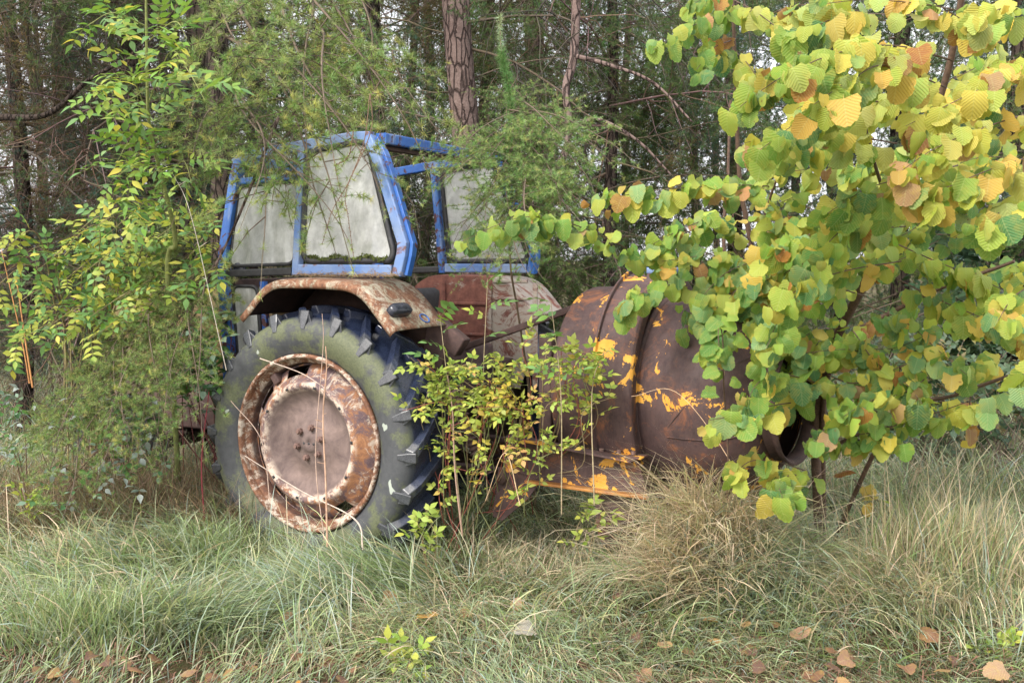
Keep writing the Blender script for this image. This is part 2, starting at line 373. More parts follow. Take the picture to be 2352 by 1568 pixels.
# ------------------------------------------------------------------ ground
def vnoise(x, y, s, seed=0):
    """smooth value noise, vectorised"""
    x = np.asarray(x, float) / s; y = np.asarray(y, float) / s
    xi = np.floor(x).astype(int); yi = np.floor(y).astype(int); fx = x - xi; fy = y - yi
    fx = fx * fx * (3 - 2 * fx); fy = fy * fy * (3 - 2 * fy)
    def h(a, b): 
        n = (a * 374761393 + b * 668265263 + seed * 69069) & 0x7fffffff
        n = ((n ^ (n >> 13)) * 1274126177) & 0x7fffffff
        return (n & 0xffff) / 65535.0
    return (h(xi, yi) * (1 - fx) + h(xi + 1, yi) * fx) * (1 - fy) + (h(xi, yi + 1) * (1 - fx) + h(xi + 1, yi + 1) * fx) * fy
def gh(x, y):
    x = np.asarray(x, float); y = np.asarray(y, float)
    z = .10 * (vnoise(x, y, 1.1, 1) - .5) + .05 * (vnoise(x, y, .4, 2) - .5)
    z = z * np.clip((np.hypot(x + .5, y - 6)) / 1.2, .3, 1)
    def mound(cx, cy, r, h): return h * np.exp(-((x - cx) ** 2 + (y - cy) ** 2) / r ** 2)
    z = z + mound(.85, 4.85, .42, .16) + mound(2.0, 4.9, .5, .10) + mound(-2.0, 6.0, .9, .10)
    z = z + .35 * np.clip((y - 12) / 20, 0, 3) * (1 + .4 * (vnoise(x, y, 9, 5) - .5))
    z = z + .5 * np.clip((x - 3) / 5, 0, 1) * np.clip((y - 7) / 6, 0, 1)
    return z
def make_ground():
    mb = MB()
    def sp(a, b, n, p): t = np.linspace(-1, 1, n); return (a + b) / 2 + (b - a) / 2 * np.sign(t) * np.abs(t) ** p
    xs = sp(-150, 150, 240, 2.6); ys = 5 + np.concatenate([-np.linspace(1, 0, 60)[:-1] ** 2.2 * 60, np.linspace(0, 1, 220) ** 2.6 * 300])
    X, Y = np.meshgrid(xs, ys); Z = gh(X, Y)
    V = np.stack([X, Y, Z], -1).reshape(-1, 3); n = len(xs)
    i, j = np.meshgrid(np.arange(len(ys) - 1), np.arange(n - 1), indexing='ij'); a = i * n + j
    F = np.stack([a, a + 1, a + n + 1, a + n], -1).reshape(-1, 4)
    mb.add(V, F); return tag(mb.obj("ground", M['ground']), kind='structure')
make_ground()

# ------------------------------------------------------------------ tractor
TH = radians(-28.6); TO = Vector((-1.152, 5.56, 0))
tractor = empty("tractor", TO, TH)
tag(tractor, "derelict tractor with blue cab frame, rusted mudguards and one big mossy wheel", "tractor")
def ys(z): return .25 + (z - 1.6) * .128 if z > 1.6 else .25 + (1.6 - z) * .02
def P3(x, z, far=False, dy=0): y = ys(z) + dy; return (x, 2.1 - y if far else y, z)

def make_wheel(parent, c=(0, 0, .635), Rt=.72, name="rear_wheel", mirror=1, wide=.38):
    w_ = empty(name, (0, 0, 0), 0, parent)
    k = Rt / .72
    def Y(y): return c[1] + mirror * y * wide / .38
    t = MB()
    prof = [(.485, .05), (.492, .018), (.515, .004), (.545, -.016), (.585, -.030), (.63, -.036), (.665, -.026), (.69, -.006), (.706, .022), (.714, .05), (.721, .12),
            (.724, .19), (.721, .26), (.714, .33), (.706, .358), (.69, .386), (.64, .415), (.56, .395), (.49, .36), (.485, .33)]
    lathe(t, [(a * k, Y(b)) for a, b in prof], 120, c=(c[0], 0, c[2]))
    t.obj("tyre", M['tyre'], w_)
    # chevron lugs: one mesh, many copies turned about the axle
    def lug(sgn, ph):
        mb = MB(); n = 8; vs = []
        for i in range(n):
            q = i / (n - 1)                    # 0 shoulder .. 1 centre
            y = -.012 + q * .225
            yy = y if sgn > 0 else .38 - y
            ang = (-.02 + .27 * q ** .85)
            base = np.interp(y, [-.03, .0, .05, .2], [.672, .693, .712, .722]); top = base + .046
            hw = np.interp(q, [0, .3, 1], [.030, .023, .017])
            for (rr, da) in ((base - .012, -hw * 1.9), (top, -hw), (top, hw), (base - .012, hw * 1.6)):
                a = ang + da / .72
                vs.append((rr * k, yy, a))
        # wedge that runs down the sidewall
        V = []
        for rr, yy, a in vs: V.append((rr * cos(a), Y(yy) - c[1], rr * sin(a)))
        F = [[i * 4 + j, i * 4 + (j + 1) % 4, i * 4 + 4 + (j + 1) % 4, i * 4 + 4 + j] for i in range(n - 1) for j in range(4)] + [[3, 2, 1, 0], [n * 4 - 4, n * 4 - 3, n * 4 - 2, n * 4 - 1]]
        if sgn * mirror < 0: F = [f[::-1] for f in F]
        mb.add(V, F)
        # shoulder foot
        a0 = -.02; fv = []
        for rr, yy, hh in ((.747, -.010, .027), (.70, -.024, .026), (.645, -.0365, .016), (.735, .03, .026), (.69, .03, .03), (.645, -.01, .02)):
            y2 = yy if sgn > 0 else .38 - yy
            for sg in (-1, 1):
                a = a0 + sg * hh / .72; fv.append((rr * k * cos(a), Y(y2) - c[1], rr * k * sin(a)))
        mb.add(fv, [[0, 1, 3, 2], [2, 3, 5, 4], [0, 2, 8, 6], [2, 4, 10, 8], [1, 7, 9, 3], [3, 9, 11, 5], [0, 6, 7, 1]])
        return mb.mesh("lug", M['lug'], smooth=False)
    L1, L2 = lug(1, 0), lug(-1, 0); N = 20
    for i in range(N):
        for me, off in ((L1, 0), (L2, .5)):
            o = link("lug", me, w_); o.location = c; o.rotation_euler = (0, -(i + off) * 2 * pi / N, 0)
            b = o.modifiers.new("bevel", 'BEVEL'); b.width = .005; b.segments = 2
    r = MB()
    prof = [(.478, .02), (.482, -.010), (.492, -.016), (.503, -.010), (.505, .008), (.497, .014), (.492, .004), (.486, .016), (.470, .035), (.452, .045), (.446, .12), (.44, .20), (.452, .30), (.48, .37), (.50, .385)]
    lathe(r, [(a * k, Y(b)) for a, b in prof], 96, c=(c[0], 0, c[2]), wob=.0015)
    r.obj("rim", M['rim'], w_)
    d = MB(); n = 96
    prof = [(.001, .022), (.05, .022), (.054, .030), (.115, .034), (.135, .042), (.17, .062), (.215, .070), (.255, .058), (.285, .030), (.305, .008), (.322, -.004), (.338, .0), (.352, .016), (.385, .045), (.40, .055), (.438, .085), (.447, .10)]
    def skip(i, j): return j in (14,) and (i % 12) in (1, 2, 3, 4, 5, 6)
    def skip2(i, j): return j in (13, 14) and (25 <= i < 31 or 36 <= i < 42 or 45 <= i < 56 or 60 <= i < 67 or 78 <= i < 82)
    lathe(d, [(a * k, Y(b)) for a, b in prof], n, c=(c[0], 0, c[2]), skip=skip2)
    dd = d.obj("hub_disc", M['disc'], w_)
    so_ = dd.modifiers.new("thick", 'SOLIDIFY'); so_.thickness = .006
    # bolts
    for i in range(6):
        if name != "rear_wheel": break
        a = i * pi / 3 + .3; mb = MB(); bx = c[0] + .088 * cos(a); bz = c[2] + .088 * sin(a)
        lathe(mb, [(.001, Y(-.0)), (.010, Y(-.0)), (.011, Y(.004)), (.0115, Y(.012))], 10, c=(bx, 0, bz))
        lathe(mb, [(.001, Y(.010)), (.017, Y(.010)), (.019, Y(.014)), (.0185, Y(.036))], 6, c=(bx, 0, bz))
        mb.obj("wheel_bolt", M['bolt'], w_, smooth=False)
    for x in (-.035, 0, .035):
        mb = MB(); lathe(mb, [(.001, Y(.0205)), (.007, Y(.0205)), (.0075, Y(.03))], 8, c=(c[0] + x, 0, c[2] - .005)); mb.obj("hub_hole", M['rubber'], w_)
    for i in range(10):
        a = i * 2 * pi / 10 + .1; mb = MB()
        x, z = c[0] + .322 * cos(a), c[2] + .322 * sin(a)
        box(mb, (x - .006, min(Y(-.008), Y(.01)), z - .008), (x + .006, max(Y(-.008), Y(.01)), z + .008), rot=Matrix.Rotation(-a, 4, 'Y')); mb.obj("rim_slot", M['rubber'], w_)
    for i in range(1):   # clamp brackets between rim and disc
        a = i * pi / 2 + 2.2; mb = MB(); x, z = c[0] + .425 * cos(a), c[2] + .425 * sin(a)
        box(mb, (x - .03, min(Y(.03), Y(.085)), z - .022), (x + .03, max(Y(.03), Y(.085)), z + .022), rot=Matrix.Rotation(-a, 4, 'Y'))
        mb.obj("rim_clamp", M['dark'], w_, bevel=.004)
    return w_
make_wheel(tractor)
make_wheel(tractor, c=(0, 2.1, .635), mirror=-1, name="far_rear_wheel")
# front wheels
def front_wheel(c):
    w_ = empty("front_wheel", (0, 0, 0), 0, tractor); t = MB()
    lathe(t, [(.22, c[1] + .02), (.25, c[1] - .02), (.33, c[1] - .03), (.375, c[1]), (.385, c[1] + .08), (.375, c[1] + .16), (.33, c[1] + .19), (.23, c[1] + .16)], 48, c=(c[0], 0, c[2]))
    t.obj("tyre", M['rubber'], w_)
    r = MB(); lathe(r, [(.001, c[1] - .01), (.05, c[1] - .01), (.06, c[1] + .03), (.15, c[1] + .05), (.19, c[1] + .02), (.225, c[1] - .01), (.235, c[1]), (.22, c[1] + .04)], 36, c=(c[0], 0, c[2])); r.obj("rim", M['dark'], w_)
front_wheel((-1.95, .28, .36)); front_wheel((-1.95, 1.65, .36))

# cab
cab = empty("cab", parent=tractor)
def bars(name, path, a, b, up, mat, bev=.008):
    mb = MB(); sweep(mb, path, rect(a, b), up); return mb.obj(name, M[mat], cab, smooth=False, bevel=bev)
for far in (False, True):
    sg = -1 if not far else 1
    out = (0, sg, 0)
    fp = [P3(-.83, .75, far), P3(-.815, 1.114, far), P3(-.842, 1.517, far), P3(-.837, 1.709, far), P3(-.79, 2.157, far), P3(-.765, 2.262, far)]
    bars("front_post", fp, .068, .055, out, 'blue')
    rl = [P3(-.80, 2.245, far), P3(-.72, 2.285, far), P3(-.30, 2.325, far), P3(.10, 2.355, far), P3(.22, 2.350, far)]
    bars("roof_rail", rl, .062, .05, out, 'blue' if far else 'bluep')
    rp = [P3(.205, 2.345, far), P3(.270, 2.24, far), P3(.36, 2.05, far), P3(.492, 1.745, far), P3(.488, 1.68, far), P3(.463, 1.572, far)]
    bars("rear_post", rp, .062, .06, out, 'bluep' if not far else 'blue')
    if not far:   # the rear-facing flange keeps its strong blue
        bars("rear_post_flange", [(p[0] + .047, p[1] + .02, p[2]) for p in map(Vector, rp)], .022, .045, out, 'blue', .004)
    mp = [P3(-.275, 2.30, far, .004), P3(-.262, 1.57, far, .004)]
    bars("middle_post", mp, .05, .05, out, 'blue' if far else 'bluep')
    bars("window_sill", [P3(-.235, 1.602, far, .003), P3(.43, 1.600, far, .003)], .062, .05, out, 'bluep')
    if not far: bars("door_rail", [P3(-.77, 2.135, far, .006), P3(-.30, 2.150, far, .006)], .04, .035, out, 'blue')
    bars("door_sill", [P3(-.81, 1.575, far, .006), P3(-.29, 1.592, far, .006)], .045, .05, out, 'rubber')
    # rear quarter window: rubber seal, pane
    q = [P3(-.225, 2.285, far, -.012 if not far else -.0), P3(.20, 2.33, far, -.012), P3(.43, 1.70, far, -.012), P3(.415, 1.655, far, -.012), P3(-.205, 1.650, far, -.012)]
    q = [Vector(a) for a in q]
    loop = round_poly(q, .075)
    mb = MB(); sweep(mb, loop, [(-.016, -.012), (.012, -.012), (.018, .0), (.012, .014), (-.016, .014)], out, closed=True); mb.obj("window_seal", M['rubber'], cab)
    cen = sum(loop, Vector()) / len(loop)
    mb = MB(); slab(mb, [p.lerp(cen, .03) for p in loop], .004, out); mb.obj("window_pane", M['glass'], cab, smooth=False)
    # door glass
    q = [Vector(P3(-.765, 2.105, far, .01)), Vector(P3(-.30, 2.12, far, .01)), Vector(P3(-.29, 1.635, far, .01)), Vector(P3(-.80, 1.62, far, .01))]
    loop = round_poly(q, .05); cen = sum(loop, Vector()) / 4 / 6
    if far: continue
    mb = MB(); sweep(mb, loop, rect(.02, .016), out, closed=True); mb.obj("door_seal", M['rubber'], cab)
    mb = MB(); slab(mb, loop, .004, out); mb.obj("door_pane", M['glass'], cab, smooth=False)
    q = [Vector(P3(-.775, 1.50, far, .01)), Vector(P3(-.58, 1.50, far, .01)), Vector(P3(-.56, 1.0, far, .01)), Vector(P3(-.75, 1.0, far, .01))]
    loop = round_poly(q, .05)
    mb = MB(); sweep(mb, loop, rect(.02, .016), out, closed=True); mb.obj("door_seal", M['rubber'], cab)
    mb = MB(); slab(mb, loop, .004, out); mb.obj("lower_door_pane", M['glass'], cab, smooth=False)
    bars("door_post", [P3(-.53, 1.53, far, .01), P3(-.51, .85, far, .01)], .04, .035, out, 'blue')
ya = ys(2.35)
bars("rear_roof_beam", [(.262, ya + .03, 2.342), (.262, 2.1 - ya - .03, 2.342)], .07, .062, (0, 0, 1), 'blue')
bars("rear_roof_lip", [(.235, ya + .03, 2.297), (.235, 2.1 - ya - .03, 2.297)], .05, .022, (0, 0, 1), 'dark', .003)
bars("front_roof_beam", [(-.76, ya - .03, 2.262), (-.76, 2.1 - ya + .03, 2.262)], .06, .06, (0, 0, 1), 'blue')
bars("front_sill", [(-.82, .3, 1.5), (-.82, 1.8, 1.5)], .05, .08, (0, 0, 1), 'dark')
# moss and dead needles lying on the seal under the near window
mb = MB()
for i in range(420):
    x = R.uniform(-.19, .40); c0 = Vector(P3(x, 1.668 + R.gauss(0, .005) + .010 * sin(x * 31), dy=-.026 + R.uniform(-.008, .008))); s_ = R.uniform(.004, .013)
    a = [Vector((R.gauss(0, 1), R.gauss(0, 1), R.gauss(0, 1))).normalized() * s_ for _ in range(3)]
    mb.add([c0 + a[0], c0 + a[1], c0 + a[2], c0 - a[0] * .7 + Vector((0, 0, s_))], [[0, 1, 2], [0, 2, 3], [1, 2, 3]])
mo = mb.obj("moss", M['moss'], cab, smooth=False); mo['kind'] = 'stuff'
mb = MB()
for i in range(260):
    x = R.uniform(-.2, .5); p = Vector((x, R.uniform(.12, .235), 1.563 + R.uniform(0, .016))); d = Vector((R.gauss(0, 1), R.gauss(0, .5), R.gauss(0, .2))).normalized() * R.uniform(.02, .07)
    tube(mb, [p, p + d * .5 + Vector((0, 0, .008)), p + d], .0012, 3, (.28, .2, .12))
mo = mb.obj("dead_needles", M['twig'], cab); mo['kind'] = 'stuff'
# interior: seat, steering wheel, round mirror
seat = MB(); box(seat, (-.35, .85, 1.2), (.05, 1.25, 1.3)); box(seat, (.02, .85, 1.28), (.1, 1.25, 1.48), rot=Matrix.Rotation(.15, 4, 'Y')); seat.obj("seat", M['rubber'], tractor, bevel=.04)
stw = MB(); tube(stw, [(-.62 + .0 * a, 1.05 + .2 * cos(a), 1.52 + .2 * sin(a) * .5) for a in np.linspace(0, 2 * pi, 25)], .012, 6); tube(stw, [(-.62, 1.05, 1.52), (-.72, 1.05, 1.2)], .02, 6); stw.obj("steering_wheel", M['rubber'], tractor)
mb = MB(); lathe(mb, [(.001, .262), (.04, .258), (.046, .268), (.04, .29), (.001, .30)], 24, c=(-.735, 0, 1.60)); mb.obj("work_lamp", M['lens'], tractor)

# mudguards
def fender_path():
    pts = [(-.491, 1.337), (-.262, 1.556), (.377, 1.545), (.615, 1.288)]
    q = round_poly([Vector((a, 0, b)) for a, b in pts], .14, 8)
    q = q[9:27]; return [Vector((-.491, 0, 1.337))] + q + [Vector((.615, 0, 1.288))]
FPATH = []
for a, b in zip(fender_path()[:-1], fender_path()[1:]):
    n = max(1, int((b - a).length / .03)); FPATH += [a.lerp(b, i / n) for i in range(n)]
FPATH.append(Vector((.615, 0, 1.288)))
def fender(far):
    mb = MB(); Pn = np.array([list(p) for p in FPATH]); d = np.gradient(Pn, axis=0); d /= np.linalg.norm(d, axis=1)[:, None]
    nrm = np.stack([-d[:, 2], np.zeros(len(d)), d[:, 0]], -1)
    cross = [(0.004, -.052), (.0, -.035), (.004, -.012), (.018, -.002), (.05, .0), (.15, .003), (.3, .004), (.42, .002), (.5, 0)]
    V = []
    for p, nn in zip(Pn, nrm):
        for (y, h) in cross:
            V.append(p + nn * (h + .002 * sin(p[0] * 17 + y * 9)) + np.array([0, (2.1 - y) if far else y, 0]))
    k = len(cross); n = len(Pn)
    F = [[i * k + j, (i + 1) * k + j, (i + 1) * k + j + 1, i * k + j + 1] for i in range(n - 1) for j in range(k - 1)]
    if far: F = [f[::-1] for f in F]
    mb.add(V, F)
    g = empty("far_mudguard" if far else "mudguard", parent=tractor)
    o = mb.obj("guard_top", [M['farf' if far else 'fend'], M['under']], g)
    s_ = o.modifiers.new("thick", 'SOLIDIFY'); s_.thickness = .005; s_.offset = -1; s_.material_offset = 1
    # inner side sheet
    y0 = 1.60 if far else .50
    poly = [(p[0], y0, p[2] - .002) for p in Pn] + [(.60, y0, 1.05), (.50, y0, .80), (-.3, y0, .80), (-.45, y0, 1.0)]
    mb = MB(); slab(mb, poly[::1], .005, (0, 1, 0)); mb.obj("side_sheet", M['farf' if far else 'under'], g, smooth=False)
    return g
fn = fender(False); ff = fender(True)
for x in (.27, -.1, .62):   # pressed ribs on the far side sheet
    mb = MB(); sweep(mb, [(x, 1.592, .82), (x, 1.592, 1.50)], rect(.035, .018), (0, -1, 0)); mb.obj("rib", M['farf'], ff, bevel=.005)
for z, a, b in ((1.40, .31, .58), (1.515, .30, .56), (1.15, -.08, .25), (1.36, -.08, .25)):
    mb = MB(); sweep(mb, [(a, 1.593, z), (b, 1.593, z)], rect(.022, .014), (0, -1, 0)); mb.obj("rib", M['farf'], ff, bevel=.005)
# tail lamp on the rear slope
sl_dir = Vector((.615 - .377, 0, 1.288 - 1.545)).normalized(); sl_n = Vector((-sl_dir.z, 0, sl_dir.x))
def slope(x, y, h): t = (x - .44) / sl_dir.x; p = Vector((.44, 0, 1.477)) + sl_dir * t; return p + sl_n * h + Vector((0, y, 0))
lamp = empty("tail_lamp", parent=tractor)
mb = MB(); cx = slope(.535, .135, 0)
for i, (s1, h) in enumerate(((1.0, 0), (1.0, .02), (.93, .034), (.7, .044), (.0, .048))):
    pass
ring = lambda s1, h, k=24: [cx + Vector((0, 1, 0)) * .088 * s1 * np.sign(cos(a)) * abs(cos(a)) ** .55 + sl_dir * .036 * s1 * np.sign(sin(a)) * abs(sin(a)) ** .55 + sl_n * h for a in np.arange(k) / k * 2 * pi]
rs = [ring(1, 0), ring(1, .026), ring(.94, .042), ring(.7, .05), ring(.05, .053)]
V = [v for r_ in rs for v in r_]; mb.add(V, [[i * 24 + j, i * 24 + (j + 1) % 24, (i + 1) * 24 + (j + 1) % 24, (i + 1) * 24 + j] for i in range(4) for j in range(24)])
mb.obj("lamp_housing", M['lens'], lamp)
mb = MB(); cx2 = slope(.575, .33, 0); tube(mb, [cx2 + Vector((0, 1, 0)) * .035 * cos(a) + sl_dir * .03 * sin(a) + sl_n * .006 for a in np.linspace(0, 2 * pi, 17)], .004, 5); mb.obj("reflector_ring", M['blue'], lamp)
mb = MB(); lathe(mb, [(.001, 0), (.028, .0), (.03, .005)], 16); o = mb.obj("lamp_hole", M['rubber'], lamp); o.location = cx2 + sl_n * .003; o.rotation_euler = (0, pi / 2 - .3, 0); o.rotation_euler = sl_n.to_track_quat('-Y', 'Z').to_euler()
# chassis, axle, linkage
ch = MB(); tube(ch, [(0, .36, .635), (0, .7, .635), (0, .8, .64), (0, 1.3, .64), (0, 1.4, .635), (0, 1.74, .635)], [.10, .11, .2, .2, .11, .10], 14); ch.obj("rear_axle", M['dark'], tractor)
ch = MB(); box(ch, (-1.3, .82, .42), (.28, 1.28, .92)); box(ch, (-.1, .7, .8), (.42, 1.4, 1.12)); ch.obj("gearbox", M['dark'], tractor, bevel=.03)
ch = MB(); box(ch, (-.86, .25, .95), (.45, 1.85, 1.0)); ch.obj("cab_floor", M['dark'], tractor, bevel=.01)
bn = MB()
prof = [(.80, .85), (.78, 1.25), (.84, 1.40), (.95, 1.45), (1.15, 1.45), (1.26, 1.40), (1.32, 1.25), (1.30, .85)]
V = [(x, y, z) for x in (-2.5, -.95) for y, z in prof]; n = len(prof)
bn.add(V, [[i, (i + 1) % n, n + (i + 1) % n, n + i] for i in range(n)]); bn.add(V[:n], [list(range(n))]); bn.add(V[n:], [list(range(n))[::-1]])
bn.obj("bonnet", M['ochre'], tractor, smooth=False, bevel=.02)
ch = MB(); box(ch, (-2.45, .85, .45), (-1.2, 1.25, .86)); ch.obj("engine_block", M['dark'], tractor, bevel=.02)
ch = MB(); box(ch, (-2.03, .40, .32), (-1.87, 1.7, .42)); ch.obj("front_axle", M['dark'], tractor, bevel=.02)
for y in (.62, 1.45):
    ch = MB(); sweep(ch, [(.05, y, .50), (.6, y - .02, .46), (1.05, y - .05, .47)], rect(.03, .07), (0, -1, 0)); ch.obj("lift_arm", M['dark'], tractor, bevel=.006)
    ch = MB(); tube(ch, [(.28, y, 1.02), (.58, y, .50)], .018, 8); ch.obj("lift_rod", M['dark'], tractor)
mb = MB()    # corrugated hose of the lift
pth = smooth_path([(.72, .42, .98), (.78, .40, .80), (.86, .40, .62), (.93, .42, .48)], 90); rr_ = [.034 + .008 * sin(i * 1.5) for i in range(90)]
tube(mb, pth, rr_, 12); mb.obj("corrugated_hose", M['dark'], tractor)
mb = MB(); box(mb, (.50, .50, 1.16), (.72, .58, 1.28), rot=Matrix.Rotation(.6, 4, 'Y')); box(mb, (.46, .49, .98), (.60, .52, 1.3), rot=Matrix.Rotation(.2, 4, 'Y')); mb.obj("guard_bracket", M['dark'], tractor, bevel=.01)

# ------------------------------------------------------------------ cement mixer
mixer = empty("cement_mixer", TO + Matrix.Rotation(TH, 3, 'Z') @ Vector((1.67, 1.05, 0)), TH)
tag(mixer, "rust brown concrete mixer drum with orange paint flakes, half hidden by hazel leaves", "cement mixer")
ZC = .955
# housing cylinder (tractor side), x measured from hoop centre
mb = MB()
lathe(mb, [(.30, -.43), (.45, -.425), (.515, -.41), (.535, -.395), (.548, -.36), (.553, -.2), (.553, -.02)], 96, 'X', (0, 0, ZC))
o = mb.obj("housing", M['mix'], mixer); o.modifiers.new("t", 'SOLIDIFY').thickness = .006
# the hoop: channel arch standing on the beam
def hoop(half=.105, ro=.635, ri=.565):
    mb = MB(); pr = [(ri - .0, -half - .012), (ro + .022, -half - .012), (ro + .022, -half), (ro, -half), (ro + .003, 0), (ro, half - .012), (ro - .012, half), (ri, half), (ri, half - .008), (ro - .012, half - .01), (ro - .008, -half + .006), (ri, -half + .004)]
    k = len(pr); n = 72; a0 = radians(-36); a1 = radians(216); V = []
    for i in range(n + 1):
        a = a0 + (a1 - a0) * i / n
        ww = 1.0
        for r_, t in pr: V.append((t, cos(a) * r_, ZC + sin(a) * r_))
    F = [[i * k + j, (i + 1) * k + j, (i + 1) * k + (j + 1) % k, i * k + (j + 1) % k] for i in range(n) for j in range(k)]
    mb.add(V, F); mb.add(V[:k], [list(range(k))]); mb.add(V[-k:], [list(range(k))[::-1]])
    return mb.obj("hoop_frame", M['hoopm'], mixer, smooth=False, bevel=.003)
h = hoop()
for p in h.data.polygons: p.use_smooth = True
h.modifiers["bevel"].angle_limit = radians(30)
mb = MB(); box(mb, (-.14, -.10, ZC + .625), (.12, .14, ZC + .66)); mb.obj("top_plate", M['bluep'], mixer, bevel=.008)
# barrel: spherical belly turned slightly towards the road
drum = empty("drum", (0.12, 0, ZC - .02), radians(-7), mixer)
prof = [(.50, -.06), (.525, .0), (.545, .07), (.556, .16), (.558, .20), (.562, .21), (.558, .22), (.556, .30), (.546, .38), (.535, .45), (.50, .51), (.46, .555), (.41, .59), (.36, .615), (.335, .63)]
mb = MB(); lathe(mb, prof, 128, 'X', wob=.002)
o = mb.obj("belly", M['mix'], drum); sld = o.modifiers.new("t", 'SOLIDIFY'); sld.thickness = .006
mb = MB(); lathe(mb, [(.335, .63), (.318, .65), (.322, .70), (.345, .72), (.352, .71), (.346, .70), (.335, .68)], 72, 'X'); o = mb.obj("mouth_ring", M['dark'], drum)
mb = MB(); lathe(mb, [(.525, .0), (.545, .01), (.555, .03), (.553, .045), (.54, .05)], 110, 'X'); mb.obj("seam_band", M['mix'], drum)
for i in range(3):  # blades inside and weld seams
    a = i * 2.1 + .4
    mb = MB(); V = []; n = 14
    for q in range(n):
        t = q / (n - 1); x = .62 - t * .55; aa = a + t * 1.2; rr_ = np.interp(x, [0, .3, .6, .7], [.54, .56, .45, .33])
        V += [(x, rr_ * cos(aa), rr_ * sin(aa)), (x, (rr_ - .13) * cos(aa), (rr_ - .13) * sin(aa))]
    mb.add(V, [[q * 2, q * 2 + 1, q * 2 + 3, q * 2 + 2] for q in range(n - 1)]); o = mb.obj("mixing_blade", M['dark'], drum); o.modifiers.new("t", 'SOLIDIFY').thickness = .006
for i in range(5):
    a = i * 2 * pi / 5 + 3.45; mb = MB()
    tube(mb, [(x, (np.interp(x, [p[1] for p in prof], [p[0] for p in prof]) + .001) * cos(a + x * .06), (np.interp(x, [p[1] for p in prof], [p[0] for p in prof]) + .001) * sin(a + x * .06)) for x in np.linspace(.22, .58, 14)], .0028, 5); mb.obj("weld_seam", M['mix'], drum)
# base beam: a folded channel on each side, with cross members and feet
for sgn in (-1, 1):
    g = empty("base_beam", parent=mixer); Y0 = sgn * .60
    th = .008
    def q(x, z): return (x, Y0, z)
    web = [(-.60, .70), (.13, .635), (.19, .46), (-.50, .465), (-.66, .52)]
    mb = MB(); slab(mb, [q(*a) for a in web], th, (0, 1, 0)); mb.obj("web", M['beamm'], g, smooth=False, bevel=.002)
    mb = MB(); sweep(mb, [(-.60, Y0 - sgn * -.045, .703), (.13, Y0 - sgn * -.045, .638)], rect(.10, .010), (0, 0, 1)); mb.obj("top_flange", M['beamm'], g, smooth=False, bevel=.003)
    mb = MB(); sweep(mb, [(-.50, Y0 + sgn * .022, .462), (.20, Y0 + sgn * .022, .452)], rect(.055, .016), (0, 0, 1)); mb.obj("bottom_flange", M['orange'], g, smooth=False, bevel=.004)
    leg = [(-.68, .52), (-.42, .47), (-.50, .36), (-.66, .22), (-.72, .24)]
    mb = MB(); slab(mb, [(a, Y0 + sgn * .012, b) for a, b in leg], .012, (0, 1, 0)); mb.obj("foot_plate", M['beamm'], g, smooth=False, bevel=.003)
    mb = MB(); lathe(mb, [(.001, Y0 - .03), (.03, Y0 - .03), (.034, Y0 - .02), (.034, Y0)], 12, c=(-.66, 0, .46)); mb.obj("pivot_pin", M['dark'], g)
    mb = MB(); box(mb, (-.15, Y0 - .03, .642), (.16, Y0 + .08, .652)); mb.obj("hoop_foot", M['hoopm'], g, bevel=.003)
    for x in (-.08, .02, .10):
        mb = MB(); lathe(mb, [(.001, .655), (.012, .655), (.013, .672), (.001, .675)], 6, c=(0, 0, 0)); o = mb.obj("bolt", M['bolt'], g, smooth=False); o.rotation_euler = (pi / 2, 0, 0); o.location = (x, Y0 + .02 - .0, .0)
mb = MB(); box(mb, (-.55, -.59, .48), (-.45, .59, .6)); mb.obj("cross_member", M['dark'], mixer, bevel=.01)
mb = MB(); box(mb, (.02, -.59, .37), (.12, .59, .47)); mb.obj("cross_member", M['dark'], mixer, bevel=.01)
mb = MB(); lathe(mb, [(.001, -.10), (.29, -.10), (.30, -.08), (.30, .12), (.001, .13)], 48, 'X', (-.02, -.28, .34)); mb.obj("gear_guard", M['mix'], mixer, bevel=.01)
mb = MB(); box(mb, (-.52, -.45, .62), (-.44, .45, 1.25)); box(mb, (-.50, -.07, .5), (-.38, .07, 1.4)); mb.obj("mast", M['dark'], mixer, bevel=.01)
mb = MB(); sweep(mb, [(-.5, 0, 1.38), (-1.3, 0, 1.1)], rect(.04, .04), (0, 0, 1)); mb.obj("top_link", M['dark'], mixer, bevel=.006)

# ------------------------------------------------------------------ foliage prototypes
def rnd_unit(): return Vector((R.gauss(0, 1), R.gauss(0, 1), R.gauss(0, 1))).normalized()
def arr(v): return np.array([list(x) for x in v])
def jitcol(c, j=.15): k = 1 + R.uniform(-j, j); return (c[0] * k * (1 + R.uniform(-j, j)), c[1] * k, c[2] * k * (1 + R.uniform(-j, j)))
def tuft(mb, p, axis, n, ln, wd, col, m=1, spread=1.0):
    """a spur of needles radiating round axis"""
    ax = np.array(axis); N = NR.normal(size=(n, 3)); N -= (N @ ax)[:, None] * ax * .7
    D = N / (np.linalg.norm(N, axis=1)[:, None] + 1e-6) * spread + ax * NR.uniform(-.1, .9, (n, 1)); D /= np.linalg.norm(D, axis=1)[:, None]
    W = np.cross(D, NR.normal(size=(n, 3))); W /= np.linalg.norm(W, axis=1)[:, None]
    l = ln * NR.uniform(.65, 1.1, (n, 1)); p = np.array(p)[None]
    V = np.stack([p + W * wd / 2, p - W * wd / 2, p + D * l], 1)
    F = np.arange(n)[:, None] * 3 + np.array([[0, 1, 2]])
    mb.add(V.reshape(-1, 3), F, np.repeat(np.array(col)[None] * NR.uniform(.75, 1.25, (n, 1)), 3, 0), m)
